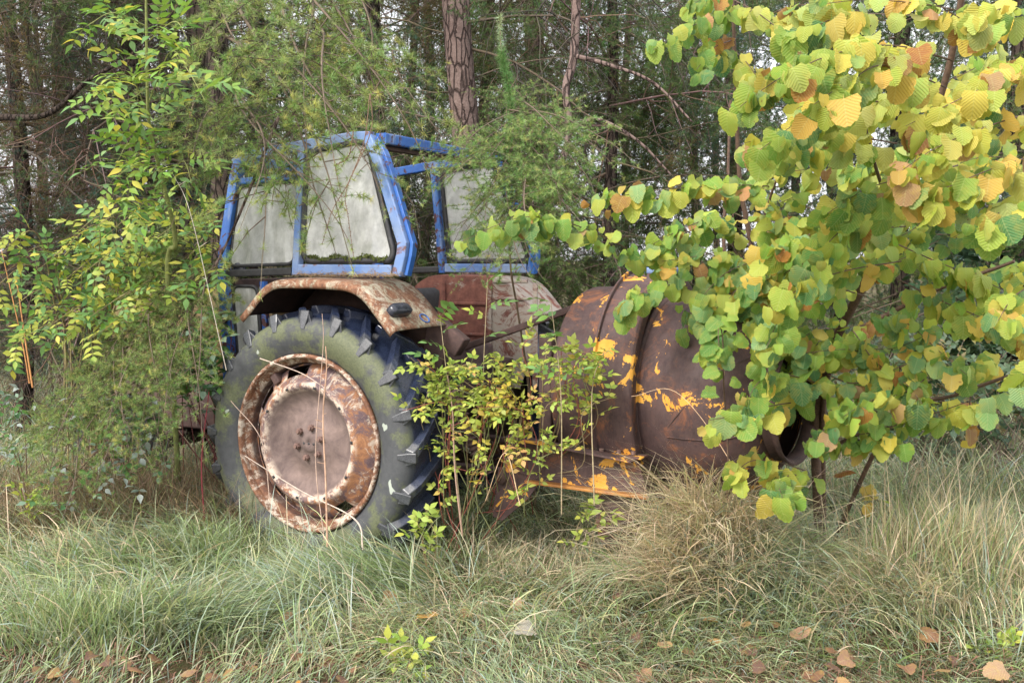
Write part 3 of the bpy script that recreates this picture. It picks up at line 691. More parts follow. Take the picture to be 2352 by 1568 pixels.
def larch_bough(L=1.3, n_side=14, side=.45, droop=.35, tl=.040, tw=.0026, nt_=13, col=(.20, .33, .07), tip=(.48, .48, .13), wood=(.24, .19, .15), step=.046, fill=.85, seed=0, hang=0.5, sub=2):
    R.seed(seed); mb = MB(); wood = (.13, .10, .075)
    pts = [Vector((L * t, .05 * sin(t * 4 + seed) * L, -droop * L * t * t + .12 * L * t)) for t in np.linspace(0, 1, 12)]
    tube(mb, pts, np.linspace(.008, .002, 12) * L ** .5, 5, wood)
    def shoot(p, d, ln, depth):
        n = max(4, int(ln / step)); q = Vector(p); d = Vector(d); P = [q.copy()]
        for i in range(n):
            d = (d + Vector((R.gauss(0, .05), R.gauss(0, .05), R.gauss(0, .04) - hang * .09))).normalized(); q = q + d * ln / n; P.append(q.copy())
            if depth and i > 1 and R.random() < .22 * depth: shoot(q, (d + rnd_unit() * .7).normalized(), ln * R.uniform(.3, .55), depth - 1)
            if R.random() < fill:
                t = i / n; c = [a * (1 - t ** 2) + b * t ** 2 for a, b in zip(col, tip)] if R.random() < .6 else col
                tuft(mb, q, (d * .3 + rnd_unit() * .6 + Vector((0, 0, .35))).normalized(), nt_, tl, tw, jitcol(c, .2))
        tube(mb, P[::2] + ([P[-1]] if len(P) % 2 == 0 else []), np.linspace(.0032, .0012, len(P[::2]) + (len(P) % 2 == 0)), 3, jitcol(wood))
    for i in range(n_side):
        t = .12 + .86 * (i + R.uniform(-.3, .3)) / n_side; t = min(max(t, .05), .99); k = t * 11; a = int(k); p = pts[a].lerp(pts[min(a + 1, 11)], k - a)
        s_ = 1 if i % 2 else -1
        d = Vector((.55, s_ * R.uniform(.5, 1), R.uniform(-.5, .35))).normalized()
        shoot(p, d, side * (1.1 - .6 * t) * R.uniform(.6, 1.2), sub)
    shoot(pts[-1], (pts[-1] - pts[-2]).normalized(), side * .7, 1)
    return mb.mesh("bough", [M['twig'], M['needle']])
def dead_bough(L=1.8, n_side=16, seed=0, wood=(.15, .11, .09), needles=0.0, ncol=(.10, .14, .06)):
    R.seed(seed); mb = MB()
    def br(p, d, ln, r, depth):
        n = 7 if depth > 1 else 4; q = Vector(p); d = Vector(d); P = [q.copy()]; ch_ = []
        for i in range(n):
            d = (d + Vector((R.gauss(0, .13), R.gauss(0, .13), R.gauss(0, .10) - .03))).normalized(); q = q + d * ln / n; P.append(q.copy()); ch_.append((q.copy(), d.copy()))
            if needles and depth <= 1 and R.random() < needles: tuft(mb, q, d, 9, .045, .0035, jitcol(ncol, .3), spread=.8)
        tube(mb, P, np.linspace(r, r * .3, len(P)), 5 if depth > 1 else 3, jitcol(wood, .25))
        if depth:
            for k in range(n_side if depth == 3 else R.randint(4, 8)):
                q, dd = R.choice(ch_[1:] if depth == 3 else ch_)
                o = rnd_unit(); o = (o - dd * o.dot(dd)).normalized(); br(q + dd * R.uniform(-.05, .05), (dd * .7 + o * .9).normalized(), ln * R.uniform(.28, .5), r * .4, depth - 1)
    br((0, 0, 0), (1, 0, .05), L, .013, 3)
    return mb.mesh("bough", [M['twig'], M['needle']])
DEAD = [dead_bough(1.9, 12, s, wood=w_) for s, w_ in ((1, (.09, .065, .052)), (2, (.13, .088, .068)), (3, (.07, .058, .048)))]
HALF = [dead_bough(1.8, 12, s, needles=n_, ncol=c_) for s, n_, c_ in ((4, .5, (.09, .15, .05)), (5, .6, (.07, .13, .09)), (6, .45, (.14, .12, .05)))]
GREEN = [larch_bough(1.7, 14, .6, .3, .045, .0034, 15, (.085, .15, .045), (.20, .25, .08), step=.045, fill=.9, seed=s, hang=h_, sub=2) for s, h_ in ((11, .6), (12, 1.4), (13, 2.0))]
BLUE = [larch_bough(1.7, 14, .55, .2, .06, .0036, 16, (.085, .145, .11), (.16, .23, .17), step=.05, fill=.95, seed=s, hang=.3, sub=2) for s in (14, 15)]
LARCH = [larch_bough(1.25, 17, .38, .35, .040, .0021, 30, (.22, .32, .10), (.55, .53, .20), fill=.72, seed=s, hang=h_) for s, h_ in ((21, .15), (22, .5), (23, .3), (24, 1.1))]

YLM = [larch_bough(1.25, 17, .38, .2, .042, .0026, 30, (.18, .30, .09), (.50, .54, .22), fill=.68, seed=s, hang=h_) for s, h_ in ((31, .1), (32, .3), (33, .6))]

# ------------------------------------------------------------------ background trees
def trunk_mesh(x, y, r, hgt, lean, seed, mat):
    mb = MB(); n = 26; k = 20; rg = random.Random(seed); V = []
    for i in range(n + 1):
        t = i / n; z = t * hgt - .3; cx = lean * z + .05 * sin(z * 1.1 + seed); cy = .05 * cos(z * .9 + seed)
        rr_ = r * (1 - .55 * t) + r * .35 * math.exp(-max(z, 0) * 3)
        for j in range(k):
            a = j / k * 2 * pi; q = rr_ * (1 + .07 * sin(j * 2.6 + seed + z * 2) + rg.uniform(-.035, .035)); V.append((cx + q * cos(a), cy + q * sin(a), z))
    mb.add(V, [[i * k + j, i * k + (j + 1) % k, (i + 1) * k + (j + 1) % k, (i + 1) * k + j] for i in range(n) for j in range(k)])
    return mb.mesh("trunk", mat)
def conifer(x, y, r, lean, kinds, nb, seed, label, cat="tree", group=None, z0=.5, z1=6.5, mat='barkd', sc=1.0, hgt=9, name="conifer_tree"):
    g = float(gh(x, y)); t = empty(name, (x, y, g)); tag(t, label, cat, group)
    link("trunk", trunk_mesh(x, y, r, hgt, lean, seed, M[mat]), t)
    rg = random.Random(seed)
    for i in range(nb):
        z = z0 + (z1 - z0) * (i + rg.random()) / nb; az = rg.uniform(0, 2 * pi)
        me = rg.choice(kinds); s_ = sc * rg.uniform(.7, 1.25)
        mw = Matrix.Translation((lean * z, 0, z)) @ Matrix.Rotation(az, 4, 'Z') @ Matrix.Rotation(rg.uniform(-.35, .45), 4, 'Y') @ Matrix.Rotation(rg.uniform(-.5, .5), 4, 'X') @ Matrix.Scale(s_, 4)
        link("bough", me, t, mw=mw)
    return t
def gx(u, Y): return (u - 1176) / FP * Y
D, Hf, G, B = DEAD, HALF, GREEN, BLUE
named = [ # u at mid height, depth, radius, lean, kinds, boughs, label, material
    (1085, 8.6, .145, -.025, G + D, 14, "stout larch with pink fissured bark rising just behind the tractor's cab", 'bark'),
    (190, 11.0, .13, -.02, D + Hf, 34, "dark conifer trunk behind the pale leafy sapling, second from the photo's left edge", 'barkd'),
    (330, 9.6, .12, -.01, D + Hf + D, 30, "dark conifer whose trunk shows through the yellow leaves of the sapling on the left", 'barkd'),
    (468, 9.0, .15, .0, G + D + Hf, 24, "thick dark conifer just left of the cab's front post", 'barkd'),
    (572, 10.5, .11, .02, G + D, 26, "dark conifer trunk above the front edge of the cab roof", 'barkd'),
    (1212, 11.0, .11, .01, G + D + Hf, 24, "reddish brown trunk right of the stout larch, behind the young larch's tip", 'bark'),
    (40, 9.5, .08, .02, D + Hf, 30, "thin trunk with dead twigs at the far left edge", 'barkd'),
    (1680, 12.0, .10, .0, G + B, 30, "conifer with drooping grey green needles behind the top of the mixer", 'barkd'),
    (2060, 10.5, .10, .0, B + G, 28, "bluish green pine behind the upper hazel leaves", 'barkd'),
    (2330, 9.5, .12, .0, B + G + B, 30, "bluish green pine at the right edge, behind the yellow leaves", 'barkd'),
    (1420, 10.0, .07, -.03, G + G + Hf, 26, "slender larch with hanging green twigs right of the young larch", 'barkd'),
    (860, 10.5, .10, .0, G + Hf + D, 26, "dim trunk behind the cab roof's rear corner, left of the stout larch", 'barkd'),
]
for i, (u, Y, r, ln, kd, nb, lab, mt) in enumerate(named):
    conifer(gx(u, Y), Y, r, ln, kd, 9 if i == 0 else int(nb * (1.3 if u < 700 else 1.8)), 50 + i, lab, mat=mt, z0=(2.4 if i in (0,) else .9), z1=4.6 + (Y - 8) * .35)
rg = random.Random(99); spots = []
for i in range(400):
    Y = rg.uniform(11.5, 21); X = rg.uniform(-.56, .56) * Y
    if all((X - a) ** 2 + (Y - b) ** 2 > 1.7 for a, b in spots): spots.append((X, Y))
    if len(spots) >= 26: break
for i, (X, Y) in enumerate(spots):
    kd = (D + D + Hf) if X < -.12 * Y else (G + Hf + G) if X < .2 * Y else (B + G + G)
    conifer(X, Y, rg.uniform(.05, .10), rg.uniform(-.03, .03), kd, 18 if X < -.12 * Y else 24, 200 + i, "thin brown twiggy conifer crowded among others deep in the wood on the left" if X < -.12 * Y else "thin dark green conifer among others deep in the wood behind cab and stout larch" if X < .2 * Y else "thin grey green conifer among others deep in the wood behind the hazel", group="conifers deep in the wood", z0=.4, z1=5 + (Y - 10) * .35, sc=1.25)
# crooked grey dead limb right of the young larch
def snag(pts, r0, r1, label, mat='barkd', name="dead_branch"):
    mb = MB(); P = smooth_path([at(*p) for p in pts], 30); o0 = P[0].copy()
    tube(mb, [p - o0 for p in P], np.linspace(r0, r1, 30), 8)
    o = mb.obj(name, M[mat]); o.location = o0; tag(o, label, "branch"); return o
snag([(1325, -60, 7.5), (1318, 130, 7.4), (1300, 200, 7.3), (1306, 320, 7.2), (1270, 400, 7.1), (1190, 520, 7.0)], .035, .02, "crooked grey dead limb hanging in front of the wood, right of the young larch", 'bark')
snag([(1325, 130, 7.3), (1400, 150, 7.2), (1500, 190, 7.1), (1590, 280, 7.0)], .018, .006, "brown arching dead branch reaching right from the crooked grey limb", 'bark')
snag([(1310, 300, 7.2), (1370, 275, 7.1), (1460, 320, 7.0), (1540, 400, 7.0)], .018, .006, "lower arching dead branch forking from the crooked grey limb", 'bark')
snag([(0, 270, 8.0), (110, 262, 7.8), (210, 180, 7.6), (330, 120, 7.5)], .028, .01, "long dark dead bough curving in from the left edge", 'barkd')
snag([(560, 700, 6.2), (420, 820, 6.0), (300, 905, 5.9), (150, 965, 5.9)], .012, .004, "bare grey larch branch slanting down left of the tractor", 'bark')
snag([(640, 270, 5.8), (520, 560, 5.9), (400, 780, 6.0)], .010, .004, "thin bare branch slanting down past the cab's front post", 'bark')
snag([(1600, -40, 8), (1760, 60, 8), (1900, 240, 8), (1990, 330, 8)], .03, .015, "dark diagonal limb in the gap left of the hazel's top", 'barkd')

# ------------------------------------------------------------------ larches close to the tractor
def place_bough(par, me, p, q, s_=1.0, roll=0.0, name="bough"):
    """a bough growing from p towards q"""
    p = Vector(p); d = (Vector(q) - p); L_ = d.length; d.normalize()
    y = Vector((0, 0, 1)).cross(d).normalized(); z = d.cross(y)
    m = Matrix((d, y, z)).transposed().to_4x4() @ Matrix.Rotation(roll, 4, 'X')
    mw = Matrix.Translation(p - Vector(par.location)) @ m @ Matrix.Scale(L_ / 1.25 * s_, 4)
    return link(name, me, par, mw=mw)
def near_larch(label, loc, r, hgt, lst, lean=0, seed=0, mat='bark', name="larch_tree"):
    t = empty(name, (*loc, float(gh(*loc)))); tag(t, label, "tree")
    link("trunk", trunk_mesh(0, 0, r, hgt, lean, seed, M[mat]), t)
    rg = random.Random(seed)
    for k, (a, b) in enumerate(lst):
        low = b[1] > 700
        for q in range(3 if low else 1):
            j = (lambda s_: rg.uniform(-s_, s_)) if low else (lambda s_: 0)
            place_bough(t, LARCH[rg.choice((0, 2)) if low else rg.randrange(4)], at(a[0] + j(50) - 40 * low, a[1] + j(50), a[2] - .15 * low), at(min(b[0] + j(70), 400), b[1] + j(60) - 20, b[2] - .25 * low + j(.2)) if low else at(*b), 1.0, rg.uniform(-.5, .5))
    return t
# left larch: boughs come over the cab roof and sweep down left of it
lst = [((560, -60, 7.2), (640, 250, 5.5)), ((600, -40, 7.0), (820, 190, 5.5)), ((640, -90, 7.0), (930, 120, 5.7)), ((700, -60, 6.8), (960, 200, 6.0)),
       ((520, 60, 6.8), (720, 300, 5.3)), ((520, 140, 6.6), (600, 400, 5.3)), ((520, 230, 6.4), (440, 360, 5.4)), ((640, 130, 6.2), (880, 290, 5.4)), ((540, 210, 6.2), (700, 370, 5.2)),
       ((560, 240, 6.2), (620, 330, 5.1)), ((700, 0, 6.6), (760, 230, 5.6)), ((800, -60, 7), (880, 120, 6.0)),  ((480, 0, 6.8), (620, 130, 5.9)),
       ((720, 60, 6.4), (820, 240, 5.3)), ((900, 110, 7.0), (1010, 290, 6.2)), 
       ((500, 520, 6.6), (330, 760, 6.0)), ((540, 600, 6.4), (300, 860, 5.8)), ((520, 640, 6.3), (400, 900, 5.7)), ((430, 700, 6.2), (200, 900, 5.8)), ((400, 760, 6.2), (120, 960, 5.7)),
       ((350, 780, 6.1), (90, 860, 5.8)), ((360, 840, 6.0), (170, 1060, 5.6)), ((420, 830, 6.0), (300, 1080, 5.6)), ((280, 880, 6.0), (60, 990, 5.6)), ((480, 680, 6.2), (470, 850, 5.8)), ((300, 820, 6.0), (250, 1000, 5.6)), ((440, 760, 6.0), (380, 980, 5.6)), ((250, 900, 6.0), (100, 1080, 5.5))]
near_larch("larch left of the tractor, its boughs overhanging the cab roof and sweeping to the ground", (gx(500, 7.4), 7.4), .10, 8, lst, seed=5, mat='barkd')
# thin bare strand hanging before the side window
t = empty("larch_strand", at(850, 215, 5.25)); tag(t, "bare hanging larch strand dangling in front of the big side window", "twig")
for a in ([(850, 215), (852, 300), (800, 420), (765, 480), (740, 560)], [(850, 215), (835, 330), (795, 440), (800, 500), (812, 590)], [(812, 300), (800, 360), (770, 380)]):
    mb = MB(); R.seed(len(a)); P = smooth_path([at(u, v, 5.25) for u, v in a], 40); o0 = Vector(t.location)
    tube(mb, [p - o0 for p in P], np.linspace(.0028, .0014, 40), 4, (.20, .13, .09))
    for p in P[2:]: tube(mb, [p - o0, p - o0 + rnd_unit() * .006], .0022, 4, (.17, .11, .08))
    for p in P[::9] + [P[-1], P[-3]]:
        if R.random() < .7: tuft(mb, p - o0, Vector((0, 0, -1)), 16, .032, .0018, (.26, .36, .07))
    mb.obj("strand", [M['twig'], M['needle']], t)
# young larch between tractor and mixer
X0, Y0 = at(1175, 600, 5.95).x, 5.95
yl = empty("young_larch", (X0, Y0, 0)); tag(yl, "young larch with an upright tip growing between the tractor and the mixer", "tree")
mb = MB(); P = smooth_path([Vector((X0 + .16, Y0 + .7, 0)), at(1215, 900, 6.5), at(1190, 720, 6.2), at(1172, 600, 5.95), at(1170, 400, 5.95), at(1172, 230, 5.95), at(1152, 120, 5.95), at(1148, 40, 5.95)], 50)
tube(mb, [p - Vector(yl.location) for p in P], np.linspace(.009, .0025, 50), 6, (.20, .15, .10))
for i, p in enumerate(P):
    if i < 22: continue
    for k in range(4 if i < 42 else 3):
        q = p.lerp(P[min(i + 1, 49)], k / 3) - Vector(yl.location)
        tuft(mb, q, (rnd_unit() + Vector((0, 0, .6))).normalized(), 40 if i < 42 else 16, .06 if i < 42 else .042, .003, jitcol((.16, .30, .10) if i < 42 else (.36, .46, .26)), spread=1)
mb.obj("trunk", [M['twig'], M['needle']], yl)
rg = random.Random(8)
ylb = [((1172, 250), (1400, 340), 5.5), ((1172, 300), (1010, 400), 5.4), ((1172, 340), (1330, 470), 5.4), ((1172, 380), (1060, 520), 5.5), ((1172, 300), (1290, 250), 6.2), ((1172, 360), (1000, 345), 5.6), ((1172, 420), (1250, 560), 5.4),
       ((1172, 420), (1390, 420), 5.9), ((1172, 450), (1110, 600), 5.6), ((1172, 240), (1230, 190), 6.2), ((1172, 460), (1390, 540), 5.8), ((1172, 330), (1220, 480), 5.2), ((1172, 280), (1080, 330), 5.5), ((1172, 500), (1330, 620), 5.9), ((1172, 210), (1110, 250), 6.1), ((1172, 500), (1020, 580), 6.0),
       ((1172, 260), (1330, 330), 5.6), ((1172, 320), (1130, 440), 5.3), ((1172, 400), (1300, 400), 5.3), ((1172, 190), (1250, 300), 5.8)]
for (a, b, yy) in ylb + [((a[0], a[1] + 25), (b[0] + rg.uniform(-50, 50), b[1] + rg.uniform(-30, 50)), yy + rg.uniform(-.2, .3)) for a, b, yy in ylb] + [((a[0], a[1] + rg.uniform(-40, 40)), (b[0] + rg.uniform(-70, 70), b[1] + rg.uniform(-60, 60)), yy - rg.uniform(0, .3)) for a, b, yy in ylb[::2]]: place_bough(yl, YLM[rg.randrange(3)], at(*a, 5.95), at(*b, yy), 1.0, rg.uniform(-.6, .6))

# ------------------------------------------------------------------ leaves
def hazel_leaf(seed, curl=.3, fold=.25, ln=1.0):
    rg = random.Random(seed); mb = MB(); n = 9; rows = []; uv = []
    hw = [.0, .33, .47, .53, .54, .50, .42, .24, .0]; ty = [.05, -.06, .06, .24, .42, .60, .76, .88, 1.04]
    V = []; U = []
    def z(x, t): return -curl * t * t - curl * .25 * abs(x) + fold * abs(x) * .8 + .022 * sin((t - abs(x) * .75) * 38) * min(1, abs(x) * 5) + .03 * sin(t * 9 + seed) * (1 if abs(x) > .3 else .3) - .18 * curl * x * x * 4 * rgk
    rgk = rg.uniform(0, 1.4)
    for i in range(n):
        t = i / (n - 1); y = ty[i]
        j = 1 + rg.uniform(-.12, .12); o = .045 * (1 if i % 2 else -1)
        for sx, fr in ((-1, 1), (-1, .5), (0, 0), (1, .5), (1, 1)):
            x = sx * fr * hw[i] * j; yy = (y if fr == 1 else y * (1 - .0) if fr == 0 else (y + i / (n - 1)) / 2) + (o if fr == 1 else 0)
            if fr == 0: yy = i / (n - 1)
            V.append((x, yy, z(x, yy))); U.append((x, yy))
    F = [[i * 5 + j, i * 5 + j + 1, (i + 1) * 5 + j + 1, (i + 1) * 5 + j] for i in range(n - 1) for j in range(4)]
    mb.add(V, F, uv=U)
    # toothed edge: small triangles beyond the outline
    T = []; TU = []; TF = []
    for i in range(1, n - 1):
        for e in (0, 4):
            a = Vector(V[i * 5 + e]); b = Vector(V[(i + 1) * 5 + e]); m_ = (a + b) / 2; out_ = Vector((m_.x, m_.y - .45, 0)).normalized() * .06; c_ = m_.lerp(b, .3) + out_
            k = len(T); T += [a, b, c_]; TU += [(a.x, a.y), (b.x, b.y), (c_.x, c_.y)]; TF.append([k, k + 1, k + 2])
    mb.add(arr(T), TF, uv=TU)
    # petiole
    mb.add([(-.012, .02, 0), (.012, .02, 0), (.006, -.16, -.02), (-.006, -.16, -.02)], [[0, 1, 2, 3]], uv=[(0, 0)] * 4)
    return mb
HLB = [hazel_leaf(s, c, f) for s, c, f in ((1, .3, .35), (2, .55, .5), (3, .15, .22), (4, .75, .2), (5, .45, -.25), (6, .5, .65), (7, .9, .35), (8, .25, .8))]
HL = [m.mesh("leaf", M['leaf']) for m in HLB]
HLD = [(np.concatenate(m.v), m.f, np.concatenate(m.uv)) for m in HLB]
GRN = [(.20, .35, .06), (.14, .29, .06), (.25, .40, .06), (.32, .44, .07), (.10, .24, .08), (.38, .47, .09), (.22, .37, .13)]
PALE = [(.44, .52, .13), (.50, .54, .16), (.38, .49, .12), (.52, .54, .12), (.34, .46, .13)]
YEL = [(.56, .52, .10), (.62, .50, .09), (.46, .50, .08), (.60, .42, .10), (.44, .50, .08)]
BRN = [(.42, .20, .05), (.34, .16, .06), (.50, .28, .14)]
def leaf_matrix(p, tipd, nrm, s_):
    y = Vector(tipd).normalized(); z = Vector(nrm); z = (z - y * z.dot(y)).normalized(); x = y.cross(z)
    return Matrix.Translation(p) @ Matrix((x, y, z)).transposed().to_4x4() @ Matrix.Scale(s_, 4)
class Shrub:
    """collects leaves; the 300 that show largest become parts, the rest one mass"""
    def __init__(s, name, label, loc, cat="shrub"):
        s.e = empty(name, loc); tag(s.e, label, cat); s.loc = Vector(loc); s.lv = []
    def stem(s, pts, r0, r1, n=24, name="stem", mat='barkh', k=6):
        mb = MB(); P = smooth_path(pts, n); tube(mb, [p - s.loc for p in P], np.linspace(r0, r1, n), k); return mb.obj(name, M[mat], s.e), P
    def leaf(s, p, tipd, nrm, size, col): s.lv.append((leaf_matrix(Vector(p) - s.loc, tipd, nrm, size), R.randrange(len(HL)), col, size / (Vector(p) - Vector((0, 0, 1.65))).length))
    def spray(s, P, n, size, yel=.25, hangd=.6, r=.0035, stem=True, both=True, brown=.05, droop=None):
        P = [Vector(p) for p in P]
        if stem: s.stem(P, r, .0012, 16, "twig", k=5)
        Q = smooth_path(P, 60); n = int(n * 2.8); brown *= .8; size *= .75
        for i in range(n):
            t = (i + R.uniform(0, .9)) / n; t = .12 + .88 * t; k = min(int(t * 59), 58); p = Q[k]; d = (Q[k + 1] - Q[k]).normalized()
            side = d.cross(Vector((0, 0, 1))).normalized() * (1 if i % 2 else -1)
            tip = (d * R.uniform(.1, .7) + side * R.uniform(.2, .8) * .8 + Vector((0, 0, -hangd * R.uniform(.5, 1.5))) + rnd_unit() * .25)
            nrm = Vector((R.gauss(-.1, .45), R.gauss(-.65, .4), R.gauss(.65, .4)))
            u = R.random(); hi_ = min(1, max(0, (p.z - 1.75) / .5)) * (p.x > 1.2); u = u + .25 * brown; col = R.choice(BRN) if u < brown else R.choice(YEL) if u < brown + yel + .1 * hi_ else R.choice(PALE if R.random() < .75 * hi_ else GRN)
            s.leaf(p + tip.normalized() * size * .16 + rnd_unit() * .045, tip, nrm, size * R.choice((.5, .8, 1, 1.1, 1.25)) * R.uniform(.85, 1.1), jitcol(col, .14))
    def finish(s):
        s.lv.sort(key=lambda a: -a[3])
        for mw, k, col, _ in s.lv[:300]: link("leaf", HL[k], s.e, mw=mw, color=col)
        if len(s.lv) > 300:
            mb = MB()
            for mw, k, col, _ in s.lv[300:]:
                V, Fs, U = HLD[k]; m3 = np.array(mw.to_3x3()); V2 = V @ m3.T + np.array(mw.translation); o = mb.n
                mb.v.append(V2); c = np.ones((len(V), 4)); c[:, :3] = col; mb.c.append(c); mb.uv.append(U)
                for f in Fs: mb.f.append(f + o); mb.m.append(np.zeros(len(f), np.int32))
                mb.n += len(V)
            o = mb.obj("foliage", M['leafc'], s.e); o['kind'] = 'stuff'
R.seed(31)
base = at(1885, 1150, 5.6); base.z = 0
hz = Shrub("hazel_bush", "big hazel bush with broad yellow and green leaves arching over the drum from right", base)
hz.stem([base, at(1880, 900, 5.4), at(1985, 650, 5.1), at(2055, 510, 4.9), at(2170, 190, 4.6), at(2215, -40, 4.4)], .030, .014, 40)
hz.stem([base + Vector((.05, .1, 0)), at(1905, 850, 5.3), at(2080, 700, 5.0), at(2330, 600, 4.6)], .02, .008, 30)
hz.stem([base + Vector((.05, 0, 0)), at(2050, 970, 5.0), at(2200, 905, 4.8), at(2400, 835, 4.5)], .014, .008, 30)
hz.stem([at(1900, 1030, 5.3), at(2000, 985, 5.1), at(2170, 920, 4.9)], .012, .006, 20)
hz.stem([at(2055, 510, 4.9), at(2010, 380, 4.4), at(1975, 240, 4.1), at(1960, 180, 3.9)], .010, .004, 20)
def A(*l): return [at(*p) for p in l]
S = .098
hz.spray(A((2190, 140, 4.2), (2060, 105, 3.9), (1930, 120, 3.7), (1800, 175, 3.6), (1700, 245, 3.55)), 22, S, .22, .9)
hz.spray(A((2170, 200, 4.2), (2040, 150, 3.8), (1960, 180, 3.7), (1870, 240, 3.6)), 16, S * 1.1, .35, 1.0, brown=.1)
hz.spray(A((2080, 230, 4.3), (1940, 240, 4.0), (1850, 270, 3.9), (1745, 345, 3.8)), 17, S, .2, .8)
hz.spray(A((2060, 330, 4.4), (1930, 310, 4.2), (1830, 330, 4.1), (1760, 380, 4.0)), 15, S, .25, .8)
hz.spray(A((2300, 60, 4.4), (2180, 20, 4.2), (2000, 0, 4.1), (1850, 15, 4.1)), 13, S * .9, .15, .6)
hz.spray(A((2300, 120, 4.4), (2230, 60, 4.2), (2120, -10, 4.1)), 9, S * .9, .2, .5)
hz.spray(A((2400, 120, 4.2), (2300, 180, 4.0), (2200, 230, 3.9), (2080, 290, 3.9)), 18, S, .4, .7, brown=.12)
hz.spray(A((2400, 250, 4.1), (2270, 290, 3.9), (2150, 340, 3.8), (2060, 400, 3.8)), 18, S, .42, .8, brown=.1)
hz.spray(A((2400, 350, 4.1), (2300, 380, 3.9), (2200, 420, 3.8), (2110, 460, 3.8)), 18, S, .40, .9, brown=.1)
hz.spray(A((2420, 460, 4.0), (2330, 470, 3.9), (2250, 520, 3.8)), 10, S, .25, .8)
hz.spray(A((2200, 380, 4.3), (2120, 400, 4.1), (2000, 430, 4.1), (1900, 490, 4.1)), 18, S, .25, .8)
hz.spray(A((2150, 420, 4.6), (2000, 480, 4.3), (1900, 560, 4.2), (1850, 640, 4.1)), 16, S, .15, .9)
hz.spray(A((2080, 520, 4.6), (1960, 530, 4.5), (1850, 560, 4.4), (1750, 580, 4.4)), 16, S * .9, .25, .6)
hz.spray(A((2070, 600, 4.6), (1950, 620, 4.5), (1860, 650, 4.4), (1780, 700, 4.3)), 15, S * .9, .15, .7)
hz.spray(A((1990, 680, 4.9), (1890, 660, 4.6), (1800, 720, 4.4), (1760, 800, 4.3)), 14, S * .9, .2, .8)
hz.spray(A((2060, 560, 4.7), (2150, 600, 4.5), (2250, 640, 4.4), (2370, 700, 4.3)), 17, S, .2, .7)
hz.spray(A((2060, 640, 4.7), (2160, 690, 4.5), (2280, 740, 4.4), (2380, 790, 4.2)), 15, S, .25, .7, brown=.1)
hz.spray(A((1990, 700, 4.9), (2080, 740, 4.7), (2150, 800, 4.6), (2220, 860, 4.5)), 16, S * .95, .15, .7)
hz.spray(A((1960, 760, 5.0), (2010, 830, 4.8), (2080, 880, 4.6), (2120, 930, 4.5)), 14, S, .2, .8)
hz.spray(A((1900, 830, 5.2), (1960, 800, 5.0), (2050, 800, 4.8), (2150, 760, 4.7)), 12, S * .85, .3, .5)
hz.spray(A((2400, 640, 4.0), (2330, 680, 3.9), (2290, 740, 3.8)), 8, S, .5, .7, brown=.1)
hz.spray(A((2440, 820, 3.6), (2390, 830, 3.5), (2350, 860, 3.4)), 4, S * 1.05, .1, .9)
hz.spray(A((2150, 910, 4.7), (2050, 980, 4.7), (1960, 1000, 4.7), (1880, 1020, 4.7)), 13, S * .9, .15, .8)
hz.spray(A((2050, 960, 4.9), (1960, 930, 4.7), (1900, 980, 4.6), (1850, 1040, 4.6)), 10, S * .9, .2, .9)
hz.spray(A((2230, 900, 4.7), (2220, 1000, 4.7)), 3, S * .8, .3, .9, brown=.3)
hz.spray(A((1880, 880, 5.0), (1800, 860, 4.7), (1740, 880, 4.5), (1700, 960, 4.45)), 12, S, .25, .8)
hz.spray(A((1860, 920, 5.0), (1780, 930, 4.6), (1700, 950, 4.4), (1630, 965, 4.35)), 13, S * 1.05, .25, .8)
hz.spray(A((1780, 720, 4.8), (1760, 790, 4.5), (1765, 860, 4.4)), 7, S * 1.05, .35, .9)
hz.spray(A((1850, 1080, 5.0), (1780, 1060, 4.6), (1720, 1060, 4.5), (1680, 1100, 4.45)), 9, S, .5, .9, brown=.1)
hz.spray(A((1880, 1100, 5.0), (1820, 1090, 4.6), (1790, 1110, 4.5), (1800, 1150, 4.4)), 10, S, .15, 1.0)
hz.spray(A((2150, 850, 4.7), (2080, 900, 4.6), (2000, 920, 4.5), (1930, 960, 4.5)), 13, S, .25, .8)
hz.spray(A((2060, 930, 4.8), (2130, 950, 4.7), (2200, 930, 4.6), (2280, 900, 4.5)), 10, S, .2, .8)
hz.spray(A((1950, 1010, 4.8), (2010, 1010, 4.7), (2070, 1020, 4.6)), 6, S, .2, 1.0)
hz.spray(A((1900, 860, 5.0), (1960, 880, 4.8), (2020, 860, 4.7), (2100, 830, 4.6)), 11, S * .9, .25, .6)
hz.spray(A((2380, 30, 4.2), (2300, 20, 4.1), (2230, 70, 4.0)), 9, S, .35, .8)
hz.spray(A((2000, 60, 4.2), (1930, 40, 4.1), (1860, 70, 4.0), (1800, 110, 4.0)), 10, S, .2, .8)
hz.spray(A((1960, 1100, 5.2), (2000, 1140, 5.0), (2020, 1150, 5.0)), 2, S * .9, .9, .9)
for k in range(40):   # inner fill of the crown, further back
    u = R.uniform(1800, 2360); v = R.uniform(120, 900); Yb = R.uniform(4.9, 5.6)
    hz.spray(A((u + R.uniform(30, 130), v + R.uniform(-60, 30), Yb), (u, v, Yb - .1), (u - R.uniform(60, 140), v + R.uniform(0, 70), Yb - .2)), 9, S * .85, .22, .6, .003)
hz.finish()
R.seed(32)
base2 = at(1735, 1000, 6.3); base2.z = 0
h2 = Shrub("hazel_bush", "upright hazel sapling with thin brown stems and green leaves standing behind the mixer drum", base2)
h2.stem([base2, at(1733, 660, 5.9), at(1700, 420, 5.8), at(1690, 200, 5.7), at(1682, -40, 5.6)], .020, .009, 40)
h2.stem([base2 + Vector((.06, 0, 0)), at(1668, 640, 6.0), at(1672, 400, 6.0), at(1678, 230, 6.0)], .014, .008, 40)
